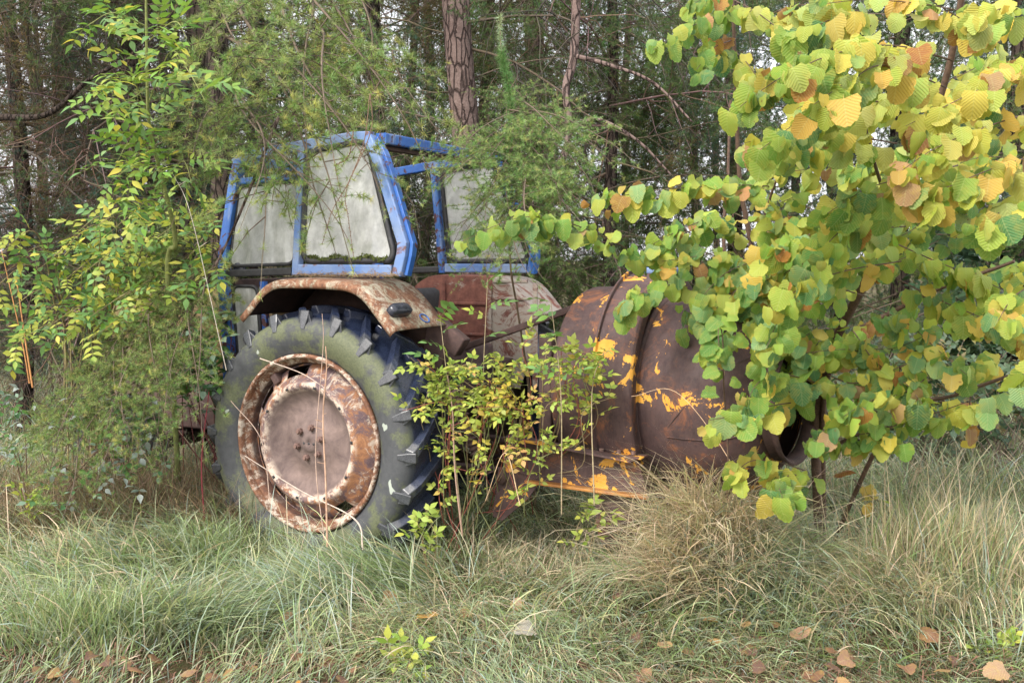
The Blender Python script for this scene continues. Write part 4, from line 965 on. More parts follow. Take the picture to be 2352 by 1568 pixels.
h2.stem([base2, at(1745, 620, 5.6), at(1765, 470, 5.4), at(1805, 360, 5.2)], .012, .006, 30)
h2.stem([base2, at(1800, 660, 6.0), at(1850, 560, 5.9)], .010, .006, 20)
s2 = .10
h2.spray(A((1690, 30, 5.6), (1640, 40, 5.3), (1570, 70, 5.1), (1500, 115, 5.0)), 12, s2, .02, .7)
h2.spray(A((1690, 90, 5.6), (1640, 110, 5.3), (1600, 160, 5.1)), 8, s2, .03, .8)
h2.spray(A((1685, 0, 5.6), (1740, 30, 5.3), (1800, 80, 5.2), (1830, 130, 5.1)), 11, s2, .05, .8)
h2.spray(A((1690, 120, 5.6), (1720, 150, 5.3), (1760, 210, 5.2)), 7, s2, .05, .8)
h2.spray(A((1690, 20, 5.6), (1640, -10, 5.4), (1590, 10, 5.3)), 7, s2, .1, .6)
h2.spray(A((1740, 60, 5.6), (1800, 20, 5.3), (1900, 10, 5.2), (1990, 30, 5.1)), 11, s2, .3, .7)
h2.spray(A((1800, 430, 5.2), (1700, 425, 4.9), (1600, 430, 4.7), (1480, 440, 4.6), (1365, 465, 4.55)), 26, .092, .22, .5, brown=.1)
h2.spray(A((1560, 640, 5.4), (1420, 560, 5.0), (1300, 510, 4.7), (1190, 500, 4.6), (1060, 555, 4.5)), 27, .088, .05, .6)
h2.spray(A((1730, 560, 5.6), (1660, 500, 5.3), (1580, 520, 5.1), (1500, 560, 5.0)), 16, .08, .2, .4)
h2.spray(A((1730, 600, 5.6), (1660, 580, 5.2), (1590, 590, 5.0), (1520, 600, 5.0)), 15, .08, .2, .5)
h2.spray(A((1735, 640, 5.5), (1650, 630, 5.1), (1560, 650, 4.9), (1480, 670, 4.8), (1420, 715, 4.75)), 18, .088, .08, .6)
h2.spray(A((1740, 650, 5.5), (1700, 680, 5.1), (1640, 710, 4.9), (1600, 740, 4.8)), 12, .085, .12, .7)
h2.spray(A((1740, 640, 5.5), (1800, 700, 5.1), (1820, 790, 4.9)), 11, .085, .25, .7)
h2.spray(A((1740, 560, 5.5), (1790, 520, 5.2), (1850, 500, 5.1)), 10, .085, .25, .5, brown=.1)
h2.spray(A((1720, 480, 5.6), (1780, 470, 5.3), (1850, 440, 5.2)), 10, .08, .1, .5)
h2.spray(A((1700, 420, 5.7), (1760, 400, 5.4), (1840, 360, 5.3)), 8, .075, .15, .5)
h2.spray(A((1680, 700, 5.3), (1650, 760, 4.7), (1665, 860, 4.5)), 5, .075, .15, .7)
for k in range(16):
    u = R.uniform(1540, 1900); v = R.uniform(540, 700) if u < 1700 else R.uniform(560, 860); Yb = R.uniform(4.7, 5.1)
    h2.spray(A((u + 70, v - 50, Yb + .4), (u, v - 20, Yb + .1), (u - R.uniform(60, 120), v + R.uniform(10, 60), Yb)), 7, .09, .15, .7, .003)
h2.finish()
# twig that hangs in front of the drum with small leaves
R.seed(33)
b3 = at(1668, 1150, 4.75); b3.z = float(gh(b3.x, b3.y))
h3 = Shrub("hazel_sucker", "single thin hazel shoot with few green leaves standing in front of the mixer drum", b3)
_, P = h3.stem([b3, at(1672, 1050, 4.7), at(1663, 900, 4.6), at(1660, 780, 4.5), at(1650, 735, 4.5)], .005, .0022, 24)
for u, v, du, dv in ((1650, 735, -.4, -.3), (1655, 745, .9, -.2), (1640, 760, -1, -.2), (1662, 800, .6, -1), (1650, 795, -.8, -.7), (1690, 770, 1, -.4), (1650, 850, -1, -.1), (1680, 870, 1, -.35), (1645, 905, -1, .02), (1640, 790, -.9, -.6), (1670, 730, .5, .0)):
    h3.leaf(at(u, v, 4.5), Vector((du, -.2, dv)), Vector((R.gauss(0, .2), -.7, .7)), R.uniform(.05, .075), jitcol(R.choice(GRN[:3]), .1))
h3.finish()

# compound leaves: elder / ash and briar
def compound(npair, ll, wl, rl, seed, cols, droop=.3, wob=.15):
    """pinnate leaf along +Y, length rl; ll leaflet length, wl half width"""
    R.seed(seed); mb = MB()
    path = [Vector((0, rl * t, -droop * rl * t * t)) for t in np.linspace(0, 1, 6)]
    tube(mb, path, .0012, 3, (.28, .30, .10))
    def leaflet(p, d, ln):
        d = Vector(d).normalized(); s_ = d.cross(Vector((0, 0, 1))).normalized(); up = s_.cross(d)
        V = []; c = jitcol(R.choice(cols), .12); hw = [0.02, .7, 1, .8, .35, 0]; fold = R.uniform(.0, .35); cu = R.uniform(0, .4)
        for i, h_ in enumerate(hw):
            t = i / 5; m_ = p + d * ln * t - Vector((0, 0, 1)) * cu * ln * t * t
            V += [m_ - s_ * wl * h_ + up * fold * wl * h_, m_, m_ + s_ * wl * h_ + up * fold * wl * h_]
        F = [[i * 3 + j, i * 3 + j + 1, i * 3 + j + 4, i * 3 + j + 3] for i in range(5) for j in (0, 1)]
        mb.add(arr(V), F, c)
    for i in range(npair):
        t = .28 + .6 * i / max(1, npair - 1); k = t * 5; a = int(k); p = path[a].lerp(path[min(a + 1, 5)], k - a)
        for sx in (-1, 1): leaflet(p, (sx * (1 - .2 * t), .45 + R.uniform(-wob, wob), R.uniform(-.3, .15)), ll * R.uniform(.8, 1.1))
    leaflet(path[-1], (0, 1, -.3), ll * 1.1)
    return mb.mesh("leaf", M['leaflet'])
EG = [(.20, .34, .06), (.17, .31, .09), (.30, .40, .07), (.14, .27, .09)]; EY = [(.38, .44, .09), (.50, .48, .09), (.30, .40, .08)]; EBL = [(.16, .30, .16), (.20, .34, .14)]
ASH = [compound(4, .085, .018, .24, s, c, .35) for s, c in ((1, EG), (2, EG + EY), (3, EY + EG[:1]), (4, EG + EBL))]
ELD = [compound(3, .062, .016, .14, s, c, .25) for s, c in ((5, EG + EY), (6, EY), (7, EG), (8, EG + EY))]
BRG = [(.24, .36, .06), (.33, .42, .08), (.40, .46, .10)]; BRB = [(.34, .20, .08), (.45, .30, .12), (.40, .16, .08), (.5, .4, .1)]
BRI = [compound(2, .040, .012, .075, s, c, .2) for s, c in ((9, BRG), (10, BRG), (11, BRG + BRB[3:]), (12, BRB), (13, [(.60, .55, .08), (.5, .46, .08)]))]
BRA = [compound(1, .060, .021, .06, s, c, .2) for s, c in ((14, [(.10, .22, .06), (.14, .26, .07)]), (15, [(.12, .24, .12), (.22, .30, .20)]), (16, [(.34, .40, .36), (.26, .32, .26)]))]
SCR = [compound(3, .06, .018, .14, s, [(.10, .16, .10), (.15, .21, .14), (.08, .13, .06)], .3) for s in (20, 22)] + [compound(2, .05, .014, .1, 23, [(.25, .2, .1), (.2, .2, .08)], .3)]
class Cane:
    def __init__(s, name, label, loc, cat="shrub"): s.e = empty(name, loc); tag(s.e, label, cat); s.loc = Vector(loc)
    def stem(s, pts, r0, r1, col=(.22, .2, .12), n=24, k=5):
        mb = MB(); P = smooth_path(pts, n); tube(mb, [p - s.loc for p in P], np.linspace(r0, r1, n), k, col); mb.obj("stem", M['twig'], s.e); return P
    def leaves(s, P, n, meshes, sc=1.0, t0=.1, out=1.0, up=.25):
        for i in range(n):
            t = t0 + (1 - t0) * (i + R.random()) / n; k = min(int(t * (len(P) - 1)), len(P) - 2); p = P[k].lerp(P[k + 1], R.random()); d = (P[k + 1] - P[k]).normalized()
            o = rnd_unit(); o = (o - d * o.dot(d)); o.y -= .35; tip = (o.normalized() * out + d * .35 + Vector((0, 0, up)))
            link("leaf", R.choice(meshes), s.e, mw=leaf_matrix(p - s.loc, tip, Vector((R.gauss(0, .3), R.gauss(-.5, .3), 1)), sc * R.uniform(.75, 1.15)))
R.seed(41)
bl = at(410, 1000, 6.2); bl.z = 0
ash = Cane("ash_sapling", "tall slender sapling with pinnate yellow green leaves climbing up the left of the photo", bl, "tree")
P = ash.stem([bl, at(385, 640, 6.0), at(403, 560, 5.9), at(380, 440, 5.8), at(345, 300, 5.7), at(338, 180, 5.6), at(335, -40, 5.5)], .018, .006, (.20, .22, .08), 40, 7)
ash.leaves(P[12:], 34, ASH, 1.0)
for a, n in (([(345, 280, 5.7), (300, 180, 5.4), (230, 170, 5.2)], 7), ([(340, 240, 5.7), (390, 120, 5.4), (430, 160, 5.1), (470, 230, 5.0)], 8), ([(335, 60, 5.6), (260, 30, 5.3), (200, 60, 5.2)], 8), ([(340, 200, 5.6), (290, 230, 5.3), (240, 200, 5.2)], 8), ([(335, 100, 5.6), (400, 50, 5.3), (430, 90, 5.2)], 7),
             ([(380, 430, 5.8), (320, 380, 5.4), (260, 410, 5.3)], 8), ([(380, 420, 5.8), (420, 370, 5.5), (440, 420, 5.4)], 6), ([(390, 480, 5.8), (340, 460, 5.5), (300, 500, 5.4)], 7), ([(365, 360, 5.8), (300, 330, 5.5), (270, 370, 5.4)], 6)):
    P = ash.stem(A(*a), .004, .0015, (.25, .27, .1), 14, 4); ash.leaves(P, n, ASH, .8, .2)
R.seed(42)
be = at(230, 1000, 6.6); be.z = 0
el = Cane("elder_bush", "low spreading bush with layered yellowing leaves left of the tractor, under the tall sapling", be)
for k in range(30):
    u1 = R.uniform(20, 470); v1 = np.interp(u1, [0, 250, 470], [640, 560, 560]) + R.uniform(-60, 190); Yb = R.uniform(5.7, 6.5)
    P = el.stem([be + Vector((R.uniform(-.3, .3), 0, 0)), at(230 + (u1 - 230) * .5, 760, 6.4), at(u1 + 40, v1 - 30, Yb), at(u1 - 60, v1 + 30, Yb - .2)], .006, .0015, (.24, .2, .1), 24, 4)
    el.leaves(P[11:], 9, ELD, R.uniform(.85, 1.15), 0, up=.1)
R.seed(43)
bb = at(60, 1250, 5.9); bb.z = 0
br = Cane("bramble_bush", "tangled bramble with pale silvery leaf undersides at the lower left", bb)
for k in range(20):
    u1 = R.uniform(-40, 330); v1 = R.uniform(960, 1170); P = br.stem([bb + Vector((R.uniform(-.2, .8), R.uniform(0, .4), 0)), at(u1 + 60, v1 - 80, 5.8), at(u1, v1, 5.5)], .004, .0016, (.18, .12, .09), 20, 4)
    br.leaves(P[6:], 9, BRA, .75, 0)
R.seed(44)
bb = at(480, 1150, 6.2); bb.z = 0
br = Cane("bramble_bush", "dark green bramble leaves crowding beside the front of the big wheel", bb)
for k in range(16):
    u1 = R.uniform(420, 530); v1 = R.uniform(700, 960); P = br.stem([bb + Vector((R.uniform(-.3, .3), R.uniform(0, .4), 0)), at(u1 + R.uniform(-60, 60), v1 + 60, 6.1), at(u1, v1, 5.8)], .004, .0016, (.22, .08, .08), 20, 4)
    br.leaves(P[6:], 8, BRA[:2], 1.0, .2)
R.seed(45)
bb = at(1120, 1230, 5.5); bb.z = 0
br = Cane("briar_bush", "thorny briar with small yellow green and brown leaves filling the gap between wheel and mixer", bb)
for k in range(46):
    a = R.random(); u1 = R.uniform(955, 1060) if a < .3 else R.uniform(1080, 1240) if a < .8 else R.uniform(1250, 1350); v1 = R.uniform(800, 1080) if u1 > 1010 else R.uniform(860, 1000)
    if u1 > 1240: v1 = R.uniform(760, 960)
    Yb = 4.95 + (1390 - u1) / 1400 * 1.1
    P = br.stem([(at(u1 + R.uniform(-90, 90), 1180, 5.75) if k % 2 else bb + Vector((R.uniform(-.3, .2), R.uniform(-.1, .4), 0))) if u1 < 1240 else at(1235, 1090, 5.5), at(u1 + R.uniform(-30, 30), v1 + 120, Yb + .1), at(u1, v1, Yb), at(u1 + R.uniform(-110, 110), v1 + R.uniform(-60, 50), Yb - .05)], .0035, .0012, R.choice([(.26, .2, .12), (.3, .1, .08), (.2, .22, .1)]), 22, 4)
    ms = BRI[:3] if R.random() < .65 or u1 < 1040 or u1 > 1270 else BRI[2:]
    br.leaves(P[8:], 8, ms, R.uniform(.75, 1.05), 0)
for a in ([(1290, 1180, 5.0), (1288, 900, 4.9), (1265, 690, 4.85)], [(1365, 1160, 4.9), (1360, 900, 4.9), (1390, 800, 4.85)], [(1120, 1150, 5.4), (1110, 900, 5.3), (1120, 640, 5.3)], [(1060, 1200, 5.3), (1030, 900, 5.3), (1010, 720, 5.3)]):
    P = br.stem(A(*a), .004, .0016, (.33, .27, .17), 24, 5); br.leaves(P[12:], 7, BRI[:2] + ELD[2:3], 1.0, 0)
R.seed(46)
for lab, uv_, n in (("little bramble seedling with bright leaves at the foot of the big tyre's tread", (985, 1200, 5.1), 9), ("small bright green seedling under the mixer's base beam", (1345, 1180, 5.1), 9), ("bright yellow green weed in the grass at the bottom edge, left of centre", (900, 1530, 4.0), 10), ("small yellow leaved weed among brown leaves at the lower right", (2270, 1500, 4.15), 6), ("low green weed under the left bramble", (75, 1130, 5.6), 8)):
    p = at(*uv_); b0 = Vector((p.x, p.y, float(gh(p.x, p.y)))); c_ = Cane("weed", lab, b0, "plant")
    for k in range(3):
        P = c_.stem([b0, b0.lerp(p, .6) + Vector((R.uniform(-.05, .05), 0, .02)), p + Vector((R.uniform(-.09, .09), R.uniform(-.05, .05), R.uniform(.0, .08)))], .0025, .001, (.3, .22, .12), 12, 4)
        c_.leaves(P[4:], n // 3 + 1, BRI[:2], 1.2, 0)
# dark evergreen shrub far right
R.seed(47)
bb = at(2270, 900, 9.5); bb.z = float(gh(bb.x, bb.y))
sh = Cane("evergreen_shrub", "dark green leafy shrub in the shade behind the hazel at the right edge", bb)
DK = [compound(4, .10, .028, .26, s, [(.05, .10, .05), (.07, .13, .07)], .3) for s in (18, 19)]
for k in range(30):
    tp = at(R.uniform(2080, 2420), R.uniform(480, 800), R.uniform(9, 10)); P = sh.stem([bb + Vector((R.uniform(-.4, .4), 0, 0)), bb.lerp(tp, .6) + Vector((0, 0, .1)), tp], .012, .003, (.1, .08, .06), 16, 4); sh.leaves(P[3:], 10, DK, 1.1, 0)

R.seed(52)
for lab, uu, vv, YY, nn in (("scrubby grey green bush closing off the grass behind the hazel's lowest branches", 2120, 830, 7.6, 26), ("low scrub at the right edge behind the tall straw stalks", 2330, 860, 7.2, 26), ("twiggy scrub in the shade just right of the drum's mouth", 1960, 860, 7.8, 20)):
    b0 = at(uu, vv, YY); b0.z = float(gh(b0.x, b0.y)); c_ = Cane("scrub_bush", lab, b0)
    for k in range(nn):
        tp = b0 + Vector((R.gauss(0, .55), R.gauss(0, .3), R.uniform(.35, 1.15))); P = c_.stem([b0 + Vector((R.gauss(0, .15), 0, 0)), b0.lerp(tp, .5) + Vector((0, 0, .12)), tp], .007, .0015, R.choice([(.14, .11, .09), (.2, .17, .13)]), 14, 4)
        c_.leaves(P[4:], 8, SCR, R.uniform(.8, 1.2), 0)
# dry stalks
def stalk(pts, r0, r1, label, col=(.36, .25, .17), spurs=0):
    mb = MB(); P = smooth_path([at(*p) for p in pts], 30); o0 = P[0].copy(); tube(mb, [p - o0 for p in P], np.linspace(r0, r1, 30), 6, col)
    for i in range(spurs):
        k = R.randint(5, 28); q = P[k] - o0; tube(mb, [q, q + Vector((R.choice((-1, 1)) * R.uniform(.015, .05), -.005, R.uniform(.0, .03)))], .0015, 4, col)
    o = mb.obj("dry_stalk", M['twig']); o.location = o0; tag(o, label, "stalk"); return o
R.seed(48)
stalk([(752, 1255, 5.05), (748, 1100, 5.1), (742, 960, 5.15), (750, 850, 5.15), (748, 795, 5.15)], .0055, .003, "thickest upright dry stalk standing in front of the wheel hub", (.42, .27, .19), 9)
stalk([(745, 1240, 5.1), (725, 1050, 5.15), (742, 800, 5.2), (740, 720, 5.2)], .003, .0015, "thin upright dry stalk just left of the thickest stalk, reaching above the rim", (.42, .30, .24))
stalk([(834, 1262, 5.0), (815, 1192, 5.05), (690, 1126, 5.15), (562, 1046, 5.2)], .005, .002, "pale dead stem lying aslant across the lower rim", (.48, .40, .34))
stalk([(597, 823, 5.3), (690, 856, 5.25), (750, 893, 5.2)], .003, .002, "short pale stem slanting over the top of the rim", (.48, .38, .32))
stalk([(620, 1150, 5.2), (600, 1010, 5.25), (530, 920, 5.3)], .003, .0015, "thin dry stem crossing the left half of the rim", (.40, .3, .24))
stalk([(68, 880, 6.0), (50, 780, 6.0), (0, 560, 6.1)], .006, .002, "orange brown bare cane at the left edge", (.45, .22, .09))
stalk([(75, 890, 5.9), (55, 760, 6.0), (38, 640, 6.1)], .006, .003, "second orange brown cane beside the left edge, leaning less", (.45, .22, .09))
stalk([(470, 1200, 5.7), (463, 1060, 5.7), (480, 900, 5.8)], .005, .003, "dark red bramble cane left of the big wheel", (.20, .04, .05))
stalk([(520, 850, 5.3), (440, 500, 5.3), (395, 395, 5.4)], .0025, .001, "pale thin twig slanting up past the cab's front post", (.4, .36, .30), 4)
stalk([(1062, 1230, 5.1), (1045, 1080, 5.15), (1040, 950, 5.2), (1028, 860, 5.2)], .005, .003, "brown dry stem rising just right of the tyre tread", (.30, .20, .15))
stalk([(1195, 1160, 5.0), (1160, 1040, 5.05), (1115, 1150, 5.1)], .003, .0015, "bent dry straw stem at the left foot of the mixer", (.5, .36, .22))
stalk([(1760, 1290, 4.6), (1700, 1100, 4.7), (1560, 905, 4.8), (1450, 910, 4.85)], .0022, .0012, "long dry grass stalk crossing the mixer drum", (.55, .38, .24))

# ------------------------------------------------------------------ grass
def blades(n, X, Y, L, az, lean, bend, W, C, segs=5, z0=None, tipc=None):
    """arrays of grass blades; az heading of the lean, lean start angle from vertical, bend total extra angle"""
    t = np.linspace(0, 1, segs + 1); ang = lean[:, None] + bend[:, None] * t[None] ** 1.3; ds = (L / segs)[:, None]
    hz_ = np.concatenate([np.zeros((n, 1)), np.cumsum(np.sin(ang[:, :-1]) * ds, 1)], 1); vz = np.concatenate([np.zeros((n, 1)), np.cumsum(np.cos(ang[:, :-1]) * ds, 1)], 1)
    curl = NR.normal(0, .25, n)[:, None] * t[None] ** 2 * L[:, None]
    cx, sx = np.cos(az)[:, None], np.sin(az)[:, None]
    px = X[:, None] + hz_ * cx - curl * sx; py = Y[:, None] + hz_ * sx + curl * cx
    zz = gh(X, Y) if z0 is None else z0
    floor = gh(px.ravel(), py.ravel()).reshape(px.shape) + .01 + .05 * NR.random((n, 1)) * t[None]
    pz = np.maximum(zz[:, None] - .01 + vz, floor * (t[None] > 0) + (zz[:, None] - .02) * (t[None] == 0))
    wv = W[:, None] * np.array([.7, 1, 1, .85, .6, .06, .02])[:segs + 1][None] / 2
    tw = az + pi / 2 + NR.normal(0, .5, n); wx, wy = np.cos(tw)[:, None], np.sin(tw)[:, None]; wzv = NR.normal(0, .35, (n, 1))
    A_ = np.stack([px + wx * wv, py + wy * wv, pz + wzv * wv], -1); B_ = np.stack([px - wx * wv, py - wy * wv, pz - wzv * wv], -1)
    V = np.stack([A_, B_], 2).reshape(n, -1, 3); k = 2 * (segs + 1)
    j = np.arange(segs)[None] * 2; o = np.arange(n)[:, None] * k
    F = np.stack([o + j, o + j + 1, o + j + 3, o + j + 2], -1).reshape(-1, 4)
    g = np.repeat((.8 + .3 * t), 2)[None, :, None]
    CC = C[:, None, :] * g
    return V.reshape(-1, 3), F, CC.reshape(-1, 3)
PAL = np.array([(.29, .37, .20), (.38, .44, .29), (.24, .34, .13), (.43, .46, .24), (.32, .40, .34), (.56, .50, .34), (.66, .54, .40), (.28, .24, .15)])
def pick(n, w): w = np.array(w, float); return PAL[NR.choice(len(PAL), n, p=w / w.sum())] * NR.uniform(.6, 1.4, (n, 1)) * NR.uniform(.92, 1.08, (n, 3))
def occupied(x, y):
    """under the tyre contact or the mixer's feet"""
    c, s_ = cos(TH), sin(TH); dx, dy = x - TO.x, y - TO.y; lx = c * dx + s_ * dy; ly = -s_ * dx + c * dy
    return ((np.abs(lx) < .3) & (ly > -.0) & (ly < .42))
mb = MB()
NC = 2900; cxs = []; 
ycl = 2.9 + 6.2 * NR.random(NC) ** 1.25; xcl = NR.uniform(-.60, .60, NC) * (ycl + .8)
flow = 2 * pi * vnoise(xcl, ycl, .8, 7) * 1.3 + .3
for i in range(NC):
    x0, y0 = xcl[i], ycl[i]
    # bare litter corner at the bottom left, thinner near bottom edge
    bare = np.clip((4.35 - y0) / .5, 0, 1) * np.clip((-.75 - x0) / .5, 0, 1)
    if R.random() < bare * .85: continue
    far_ = y0 > 6.6
    n = int(R.uniform(24, 54) * (1.0 if not far_ else .7) * (1.25 if y0 < 4.2 else 1)); r = R.uniform(.05, .2)
    X = x0 + NR.normal(0, r, n); Y = y0 + NR.normal(0, r, n); k = ~occupied(X, Y); X, Y = X[k], Y[k]; n = len(X)
    if n == 0: continue
    tall = vnoise(x0, y0, .8, 3)
    short = np.clip((4.6 - y0) / .8, 0, 1)
    L = NR.uniform(.08, .30, n) * (.6 + .7 * tall) * (.8 if y0 < 4 else 1) * (1 - .3 * short) * (.45 if (-.15 < x0 < .75 and 4.55 < y0 < 5.9) else 1)
    az = flow[i] + NR.normal(0, .6, n)
    lean = NR.uniform(.3, 1.35, n); bend = NR.uniform(.5, 1.9, n)
    dryness = float(vnoise(x0, y0, .9, 9)) + .35 * np.clip((x0 - .2) / 1.5, 0, 1) * (1 if y0 < 6 else .6)
    wts = [5, 5, 3.5, 2.5, 2.5, 1.0, .7, .5] if dryness < .62 else [2.5, 2, 1.5, 2, 1.5, 3.0, 3, 1.5]
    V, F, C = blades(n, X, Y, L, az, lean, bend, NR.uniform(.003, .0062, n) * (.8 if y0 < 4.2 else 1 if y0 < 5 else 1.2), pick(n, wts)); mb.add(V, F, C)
n = 6000; Y = 4.0 + 2.4 * NR.random(n); X = NR.uniform(-.58, .58, n) * (Y + .6); k = ~occupied(X, Y) & ~((X < -.9) & (Y < 4.1)); X, Y = X[k], Y[k]; n = len(X)
az = 2 * pi * vnoise(X, Y, 1.1, 17) * 1.2 + NR.normal(0, .6, n)
low = np.where((X > -.15) & (X < .75) & (Y > 4.55), .35, 1.0)
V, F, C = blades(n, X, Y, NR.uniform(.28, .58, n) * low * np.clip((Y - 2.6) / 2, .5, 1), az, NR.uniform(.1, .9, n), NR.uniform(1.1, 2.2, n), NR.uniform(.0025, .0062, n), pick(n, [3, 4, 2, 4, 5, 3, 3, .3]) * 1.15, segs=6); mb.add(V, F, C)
tag(mb.obj("grass", M['grass']), "long matted pale green grass laid over in swirls across the foreground", "grass", kind='stuff')
# rougher, sparser herbage beyond and dead stems under the larch
mb = MB(); n = 42000; Y = 6.4 + 14 * NR.random(n) ** 1.6; X = NR.uniform(-.6, .62, n) * Y; k = ~((np.abs(X + .2) < 1.2) & (Y < 7.6)); X, Y = X[k], Y[k]; n = len(X)
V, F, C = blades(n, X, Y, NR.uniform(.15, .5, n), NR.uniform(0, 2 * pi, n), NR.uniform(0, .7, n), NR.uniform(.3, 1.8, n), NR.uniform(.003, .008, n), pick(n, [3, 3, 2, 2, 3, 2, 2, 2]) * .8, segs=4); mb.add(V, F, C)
tag(mb.obj("rough_grass", M['grass']), "rough grey green herbage growing behind the machines and under the trees", "grass", kind='stuff')
mb = MB(); n = 7000; X = NR.uniform(-3.6, -1.45, n); Y = NR.uniform(5.6, 6.6, n)
V, F, C = blades(n, X, Y, NR.uniform(.15, .5, n), NR.uniform(0, 2 * pi, n), NR.uniform(0, .8, n), NR.uniform(.1, 1.6, n), NR.uniform(.002, .004, n), pick(n, [1, 1, .5, .5, .5, 3, 4, 5]) * np.array([.6, .5, .48])); mb.add(V, F, C)
n = 1600; X = NR.uniform(-.2, .6, n); Y = NR.uniform(4.9, 5.8, n)
V, F, C = blades(n, X, Y, NR.uniform(.10, .26, n), NR.uniform(0, 2 * pi, n), NR.uniform(.2, 1.2, n), NR.uniform(.1, 1.6, n), NR.uniform(.002, .004, n), pick(n, [2, 2, 1, 1, 1, 3, 4, 3])); mb.add(V, F, C)
tag(mb.obj("dead_undergrowth", M['grass']), "brown dead stems matted under the larch boughs and beside the machines", "undergrowth", kind='stuff')
# tussocks
def tussock(label, cx, cy, n, r, Lr, az0, azs, leanr, bendr, wts, name="grass_tussock", wd=(.0035, .0075)):
    z = float(gh(cx, cy)); m = MB(); X = cx + NR.normal(0, r, n); Y = cy + NR.normal(0, r * .8, n)
    az = az0 + NR.normal(0, azs, n); V, F, C = blades(n, X, Y, NR.uniform(*Lr, n), az, NR.uniform(*leanr, n), NR.uniform(*bendr, n), NR.uniform(*wd, n), pick(n, wts), segs=6)
    V = V - np.array([cx, cy, z]); m.add(V, F, C); o = m.obj(name, M['grass']); o.location = (cx, cy, z); tag(o, label, "grass tussock"); return o
x, y = at(1600, 1300, 4.85).x, 4.85
tussock("pale straw coloured swathe laid down the front of the tussock towards the lower left", x - .02, y - .2, 900, .15, (.4, .75), -2.3, .4, (.5, 1.1), (.7, 1.3), [.6, 1.2, .2, 1.5, .5, 5, 9, .5], wd=(.003, .007))
tussock("straw coloured tussock of long bent grass in front of the mixer drum", x + .08, y + .02, 1200, .15, (.5, .95), -2.0, .55, (.0, .6), (1.6, 2.4), [.4, .8, .2, .8, .4, 5, 9, 1], wd=(.003, .007))
tussock("loose wiry straw stems springing out of the straw coloured tussock", x, y + .1, 160, .16, (.45, .85), -2.4, 2.0, (.0, .5), (.6, 2.0), [0, 1, 0, 0, 0, 5, 8, 0], wd=(.0025, .005))
tussock("green fringe of long grass flopping right of the straw coloured tussock", x + .25, y - .02, 1300, .14, (.3, .58), -.9, .6, (.1, .6), (1.2, 2.2), [3, 3, 1, 2, 5, 1, 1, 0])
tussock("dry spreading tussock at the lower right with upright seed stalks behind it", at(2050, 1400, 4.6).x, 4.6, 2000, .20, (.25, .5), -2.4, .7, (.1, .8), (1.0, 2.0), [1.5, 2, 1, 1.5, 1, 3, 4, 2])
tussock("upright pale grass clump near the right edge below the hazel", at(2180, 1300, 4.9).x, 4.9, 1400, .22, (.35, .65), -1.6, 1.6, (-.1, .5), (.1, 1.0), [1.5, 2, 1, 1.5, 1, 4, 3, 1])
tussock("thin tall straw stalks rising above the pale clump near the right edge", at(2170, 1300, 5.0).x, 5.0, 60, .28, (.65, .95), -1.3, 1.6, (-.05, .2), (.0, .3), [0, 0, 0, 0, 0, 4, 6, 0], wd=(.003, .005))
tussock("long blue green tuft of grass blown over before the wheel", at(760, 1300, 4.75).x, 4.75, 900, .14, (.3, .55), pi - .2, .5, (.3, .9), (.8, 1.6), [4, 4, 1, 3, 4, .4, .2, 0])
tussock("dark green sheaf of laid grass at the foot of the big wheel", at(900, 1270, 5.05).x, 5.0, 1100, .15, (.35, .6), pi + .2, .3, (.7, 1.1), (.3, .8), [3, 2, 5, 1, 2, .3, .2, .3])
tussock("large pale tuft of grass in the left foreground", at(430, 1420, 4.45).x, 4.45, 1100, .17, (.25, .5), -.6, .6, (.3, .9), (.8, 1.6), [5, 4, 2, 3, 4, .4, .4, .1])
tussock("upright bright green tuft at the far left foreground", at(190, 1450, 4.3).x, 4.3, 1000, .15, (.18, .36), -1.2, 1.5, (.0, .6), (.3, 1.2), [5, 3, 5, 3, 2, .4, .2, 0])
tussock("bright green grass tuft left of the big wheel's foot", at(500, 1240, 5.4).x, 5.3, 500, .16, (.2, .42), -1.5, 1.5, (.0, .5), (.4, 1.6), [5, 3, 5, 3, 2, .4, .2, 0])
tussock("bluish sprawling tuft between the two dry tussocks", at(1760, 1400, 4.6).x, 4.6, 700, .16, (.2, .42), -2.4, 1.0, (.2, .9), (.6, 1.6), [3, 3, 1, 2, 6, .6, .6, 0])
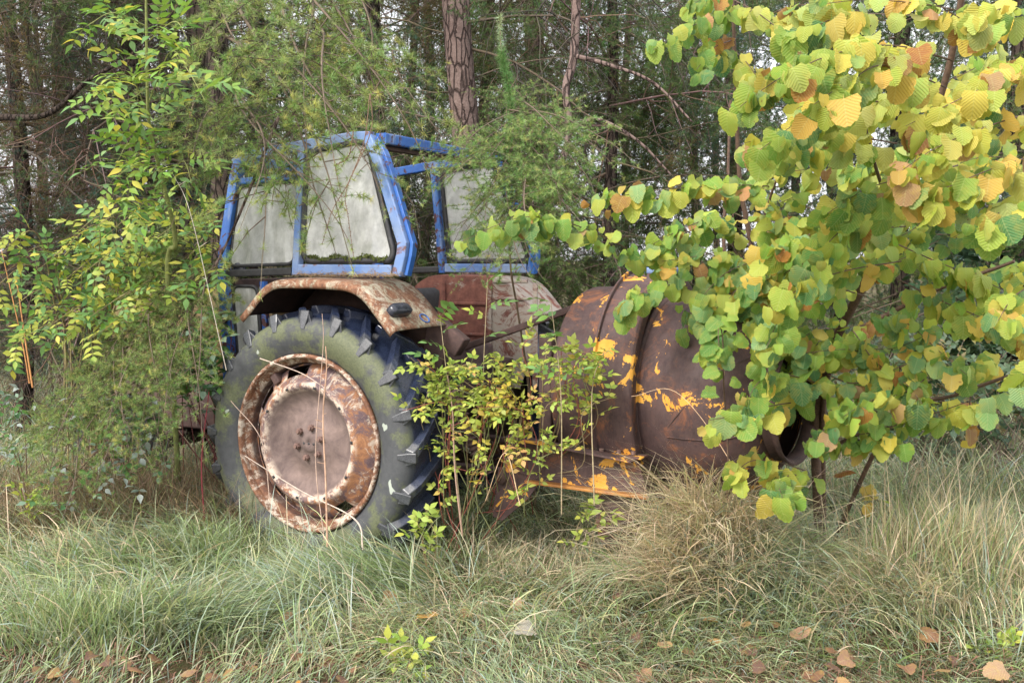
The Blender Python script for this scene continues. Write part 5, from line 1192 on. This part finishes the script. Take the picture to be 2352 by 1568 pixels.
# fallen leaves
R.seed(60)
FL = [hazel_leaf(70 + i, c, f).mesh("fallen_leaf", M['leaf']) for i, (c, f) in enumerate(((.5, .5), (.2, .6), (.8, -.2)))]
fl = [("pale tan fallen leaf lying in the grass, lower right of centre", 1530, 1470, (.50, .31, .2)), ("large tan fallen leaf at the right edge near the bottom", 2310, 1520, (.5, .32, .2)), ("yellow fallen leaf caught on grass under the hazel's lowest branch", 2015, 1145, (.6, .5, .12)), ("rust brown fallen leaf hung in the shade under the hazel", 1955, 1080, (.32, .12, .05)),
      ("orange fallen leaf in the grass near the bottom edge, left of centre", 985, 1410, (.6, .33, .1)), ("tan curled fallen leaf in the grass below the big wheel", 880, 1335, (.5, .28, .18)), ("brown fallen leaf in the grass right of the blue green tuft", 660, 1385, (.45, .24, .16)), ("orange brown fallen leaf near the middle of the bottom edge", 670, 1550, (.5, .22, .05)),
      ("brown curled fallen leaf low in the grass beyond the far right tussock", 2110, 1430, (.34, .17, .11)), ("pinkish brown fallen leaf in the lower right grass", 1850, 1455, (.42, .24, .18)), ("pale fallen leaf resting on grass under the blue green shadow by the tussock", 1225, 1430, (.45, .42, .4)), ("tan fallen leaf by the grass edge below the mixer's foot", 1180, 1360, (.45, .26, .18))]
for lab, u, v, c in fl:
    Yd = 1.62 / max(.05, (v - 600) / FP) * .93; p = at(u, v, Yd); p.z = float(gh(p.x, p.y)) + .075
    if v < 1200: p = at(u, v, 5.0)
    o = link("fallen_leaf", R.choice(FL), mw=leaf_matrix(p, Vector((R.gauss(0, 1), R.gauss(0, 1), .2)), Vector((0, -.5, 1)) + rnd_unit() * .4, R.uniform(.05, .085)), color=c); tag(o, lab, "leaf", "fallen leaves in the grass")
for k in range(110):
    if k < 55: p = Vector((R.uniform(.4, 2.4), R.uniform(3.5, 4.7), 0))
    elif k < 80: p = Vector((R.uniform(-2.2, -.5), R.uniform(3.6, 4.1), 0))
    else: p = Vector((R.uniform(-2.5, 2.5), R.uniform(3.7, 5.2), 0))
    p.z = float(gh(p.x, p.y)) + R.uniform(.0, .07)
    o = link("fallen_leaf", R.choice(FL), mw=leaf_matrix(p, Vector((R.gauss(0, 1), R.gauss(0, 1), .1)), Vector((0, -.3, 1)) + rnd_unit() * .6, R.uniform(.03, .065)), color=R.choice([(.34, .17, .11), (.25, .12, .08), (.42, .24, .16), (.2, .1, .09), (.5, .3, .15)]))
    tag(o, "small brown fallen leaf among the litter at the lower right" if k < 55 else "small brown fallen leaf on the bare verge at the lower left" if k < 80 else "small brown fallen leaf lost in the longer grass before the machines", "leaf", "small brown leaves scattered in the grass")
# needle and leaf litter on the bare verge, lower left
mb = MB(); n = 9000; X = NR.uniform(-2.4, 2.6, n); Y = NR.uniform(3.3, 4.5, n); az = NR.uniform(0, 2 * pi, n)
V, F, C = blades(n, X, Y, NR.uniform(.03, .09, n), az, np.full(n, 1.5), NR.uniform(-.1, .2, n), NR.uniform(.0015, .004, n), np.array([(.26, .14, .10)]) * NR.uniform(.4, 1.6, (n, 1)), segs=2); mb.add(V, F, C)
tag(mb.obj("needle_litter", M['grass']), "reddish brown needles and bits littering the bare verge at the bottom", "litter", kind='stuff')
